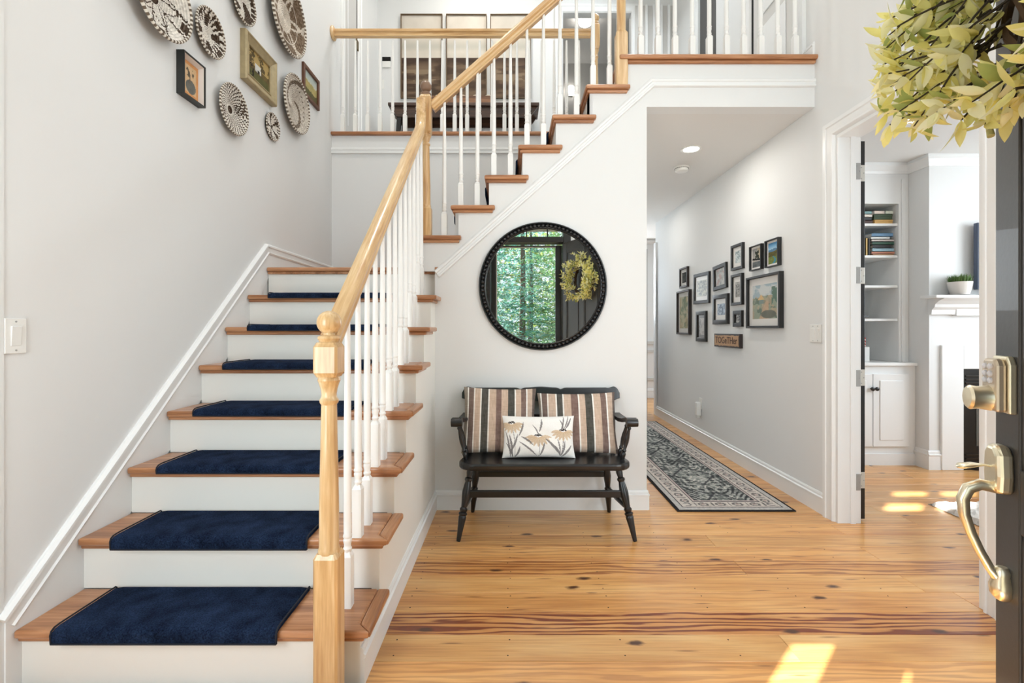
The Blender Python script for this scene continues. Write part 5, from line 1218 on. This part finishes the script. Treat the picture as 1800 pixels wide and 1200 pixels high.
# potted grass and television on the mantel
o = thing('potted_grass', (3.690, 3.885, 1.456), 'small green grass plant in a white pot on the mantel', 'plant')
MB().lathe([(.052, 0), (.060, .004), (.074, .06), (.080, .104), (.081, .110), (.074, .110), (.068, .09), (.0, .088)], (0, 0, 0), 28).build('pot', flat('white_ceramic', S(232,228,222), .35), o, local=True, smooth=35)
m = MB(); rb = random.Random(2)
for q in range(420):
    a = rb.uniform(0, 6.28); r = .066*math.sqrt(rb.random()); l = rb.uniform(.05, .095); la = rb.uniform(0, 6.28); le = rb.uniform(.005, .035); w = .0022
    p = Vector((r*math.cos(a), r*math.sin(a), .088)); tip = p+Vector((le*math.cos(la)+r*.2*math.cos(a), le*math.sin(la)+r*.2*math.sin(a), l)); mid = (p+tip)/2+Vector((0, 0, .008)); s = Vector((-math.sin(la), math.cos(la), 0))*w
    m.add([p-s, p+s, mid+s, mid-s, tip], [(0, 1, 2, 3), (3, 2, 4)])
g = m.build('grass', flat('grass_green', S(88,118,58), .6), o, local=True); g['kind'] = 'stuff'
o = thing('television', (4.3, 3.90, 1.456), 'flat television edge standing on the office mantel', 'television')
MB().box(-.46, .46, -.012, .025, .05, .60).build('case', flat('tv_black', S(70,82,104), .4), o, local=True, bevel=.004)
MB().box(-.45, .45, -.0145, -.0125, .06, .59).build('screen', flat('tv_screen', S(60,80,116), .12), o, local=True)
MB().box(-.45, .0, -.06, .045, 0, .008).box(-.3, -.25, -.004, .012, .008, .06).build('stand', flat('tv_stand', S(60,60,62), .4), o, local=True, bevel=.002)
o = thing('shag_rug', (3.5, 2.58, 0), 'pale shag rug corner on the office floor', 'rug', None, Euler((0, 0, -.03)))
m = MB(); nx, ny = 60, 50
zz = lambda i, j: .022+.012*rb.random() if 0 < i < nx and 0 < j < ny else .004
m.add([(-.71+1.42*i/nx+rb.uniform(-.006, .006), -.58+1.16*j/ny+rb.uniform(-.006, .006), zz(i, j)) for j in range(ny+1) for i in range(nx+1)], [(j*(nx+1)+i, j*(nx+1)+i+1, (j+1)*(nx+1)+i+1, (j+1)*(nx+1)+i) for j in range(ny) for i in range(nx)])
m.build('pile', flat('shag_wool', S(222,216,208), 1, bump=.8, bscale=200), o, local=True)
MB().box(-.71, .71, -.58, .58, .0005, .004).build('backing', flat('rug_backing', S(190,182,170), 1), o, local=True)

# ------------------------------------------------------------------ upper hall: console table, paintings, thermostat, lamps
M_wal = wood('dark_walnut', (S(40,26,20), S(66,44,32), S(92,64,46)), 0, .35)
ct = thing('console_table', (-.54, 5.53, Z2), 'dark wooden console table with splayed legs below the paintings', 'table')
TZ = 3.748; tx0, tx1, ty0, ty1 = -1.40, .316, 5.35, 5.72
MB().box(tx0, tx1, ty0, ty1, TZ-.035, TZ).build('tabletop', M_wal, ct, bevel=.004)
MB().prism([(tx0+.015, TZ-.036), (tx1-.015, TZ-.036), (tx1-.10, TZ-.15), (tx0+.10, TZ-.15)], 'y', ty0+.03, ty0+.05).build('apron', M_wal, ct)
MB().prism([(tx0+.015, TZ-.036), (tx1-.015, TZ-.036), (tx1-.10, TZ-.15), (tx0+.10, TZ-.15)], 'y', ty1-.05, ty1-.03).build('apron', M_wal, ct)
for x, dx in ((tx0+.12, -.05), (tx1-.12, .05)):
    for y in (ty0+.06, ty1-.06):
        MB().prism([(x-.025, TZ-.10), (x+.025, TZ-.10), (x+dx+.02, Z2), (x+dx-.02, Z2)], 'y', y-.02, y+.02).build('leg', M_black, ct, bevel=.003)
MB().box(tx0+.10, tx1-.10, 5.5, 5.55, Z2+.42, Z2+.45).build('stretcher', M_black, ct, bevel=.003)
o = thing('candle_box', (-.56, 5.48, TZ), 'rustic wooden trough of candles on the console table', 'candle holder')
MB().box(-.37, .37, -.06, .06, 0, .012).box(-.37, .37, -.06, -.048, .012, .11).box(-.37, .37, .048, .06, .012, .11).box(-.37, -.358, -.06, .06, .012, .11).box(.358, .37, -.06, .06, .012, .11).build('trough', wood('rustic_wood', (S(96,64,44), S(132,92,64), S(158,116,84)), 0, .6), o, local=True, bevel=.002)
for i in range(5):
    c = thing('pillar_candle', (-.56-.29+.145*i, 5.48, TZ+.012), 'cream pillar candle in the trough, %s from the stair side' % ['first', 'second', 'third', 'fourth', 'fifth'][i], 'candle', 'candles in the trough')
    MB().lathe([(.038, 0), (.038, .116), (.034, .120), (.01, .116)], (0, 0, 0), 18).build('wax', flat('cream_wax', S(238,226,204), .45), c, local=True, smooth=35); MB().tube([(0, 0, .114), (.001, 0, .128)], .0015, 5).build('wick', M_dark, c, local=True)
def trip(seed):
    def f(U, V):
        n = fbm(U*3+seed*7, V*5, seed, 5); n2 = fbm(U*2+seed*3, V*16, seed+9, 4)
        top = mixc(rgb(196,188,174), rgb(222,214,202), n); top = mixc(top, rgb(170,170,158), .5*sstep(.55, .62, V)*(1-sstep(.62, .72, V)))
        low = mixc(rgb(78,62,50), rgb(120,100,80), sstep(.35, .65, n2)); low = mixc(low, rgb(58,44,38), sstep(.36, .48, V)*.7)
        low = mixc(low, rgb(150,132,108), .6*((n2 > .58)&(V < .34)&(V > .2)).astype(float)); k = sstep(.475, .49, V); return mixc(low, top, k)
    return f
for i, (xa, xb) in enumerate(((703.8, 777.4), (784, 855.6), (861.3, 933.6))):
    X0_, X1_ = (xa-899)*5.725/830, (xb-899)*5.725/830
    picture('triptych_canvas', 'tall horizon painting on the upper hall wall, %s of three' % ['nearest the closet', 'middle', 'nearest the doorway'][i], ((X0_+X1_)/2, YFAR, 4.494), 0, X1_-X0_, 1.022, .03, .010, flat('thin_brown_frame', S(110,90,66), .5), trip(i+2), 34, 70, glass=False, group='three horizon paintings')
o = thing('thermostat', (-1.52, YFAR, 4.42), 'dark topped white thermostat on the upper hall wall', 'thermostat')
MB().box(-.05, .05, -.02, 0, -.06, .015).build('body', M_plastic, o, local=True, bevel=.003); MB().box(-.05, .05, -.022, 0, .016, .065).build('display', M_dark, o, local=True, bevel=.002)
o = thing('ceiling_globe', (1.015, 6.47, 5.449), 'bright globe ceiling light in the upper room doorway', 'ceiling light')
MB().lathe([(.05, 0), (.05, -.02), (.03, -.025)], (0, 0, 0), 20).build('canopy', M_plastic, o, local=True, smooth=35)
MB().sphere((0, 0, -.06), .095, 20, 12, .62).build('globe', emit('globe_glass', (1, .95, .88, 1), 12), o, local=True, smooth=60)
o = thing('sconce', (.95, 7.6, 4.98), 'small bright wall sconce in the upper room', 'wall light')
MB().box(-.03, .03, -.02, 0, -.06, .06).build('plate', M_nickel, o, local=True); MB().sphere((0, -.07, .02), .06, 16, 10).build('globe', emit('sconce_glass', (1, .95, .88, 1), 10), o, local=True, smooth=60)
can_light('recessed light in the upper hall ceiling over the console table', -.4, 5.0, ZC, 12)
can_light('recessed light in the foyer ceiling over the stair landing', -.9, 3.0, ZC, 18)
can_light('added recessed fill light in the foyer ceiling over the entry floor', .9, 1.9, ZC, 7)  # unseen lamp added to lift the light around the entry
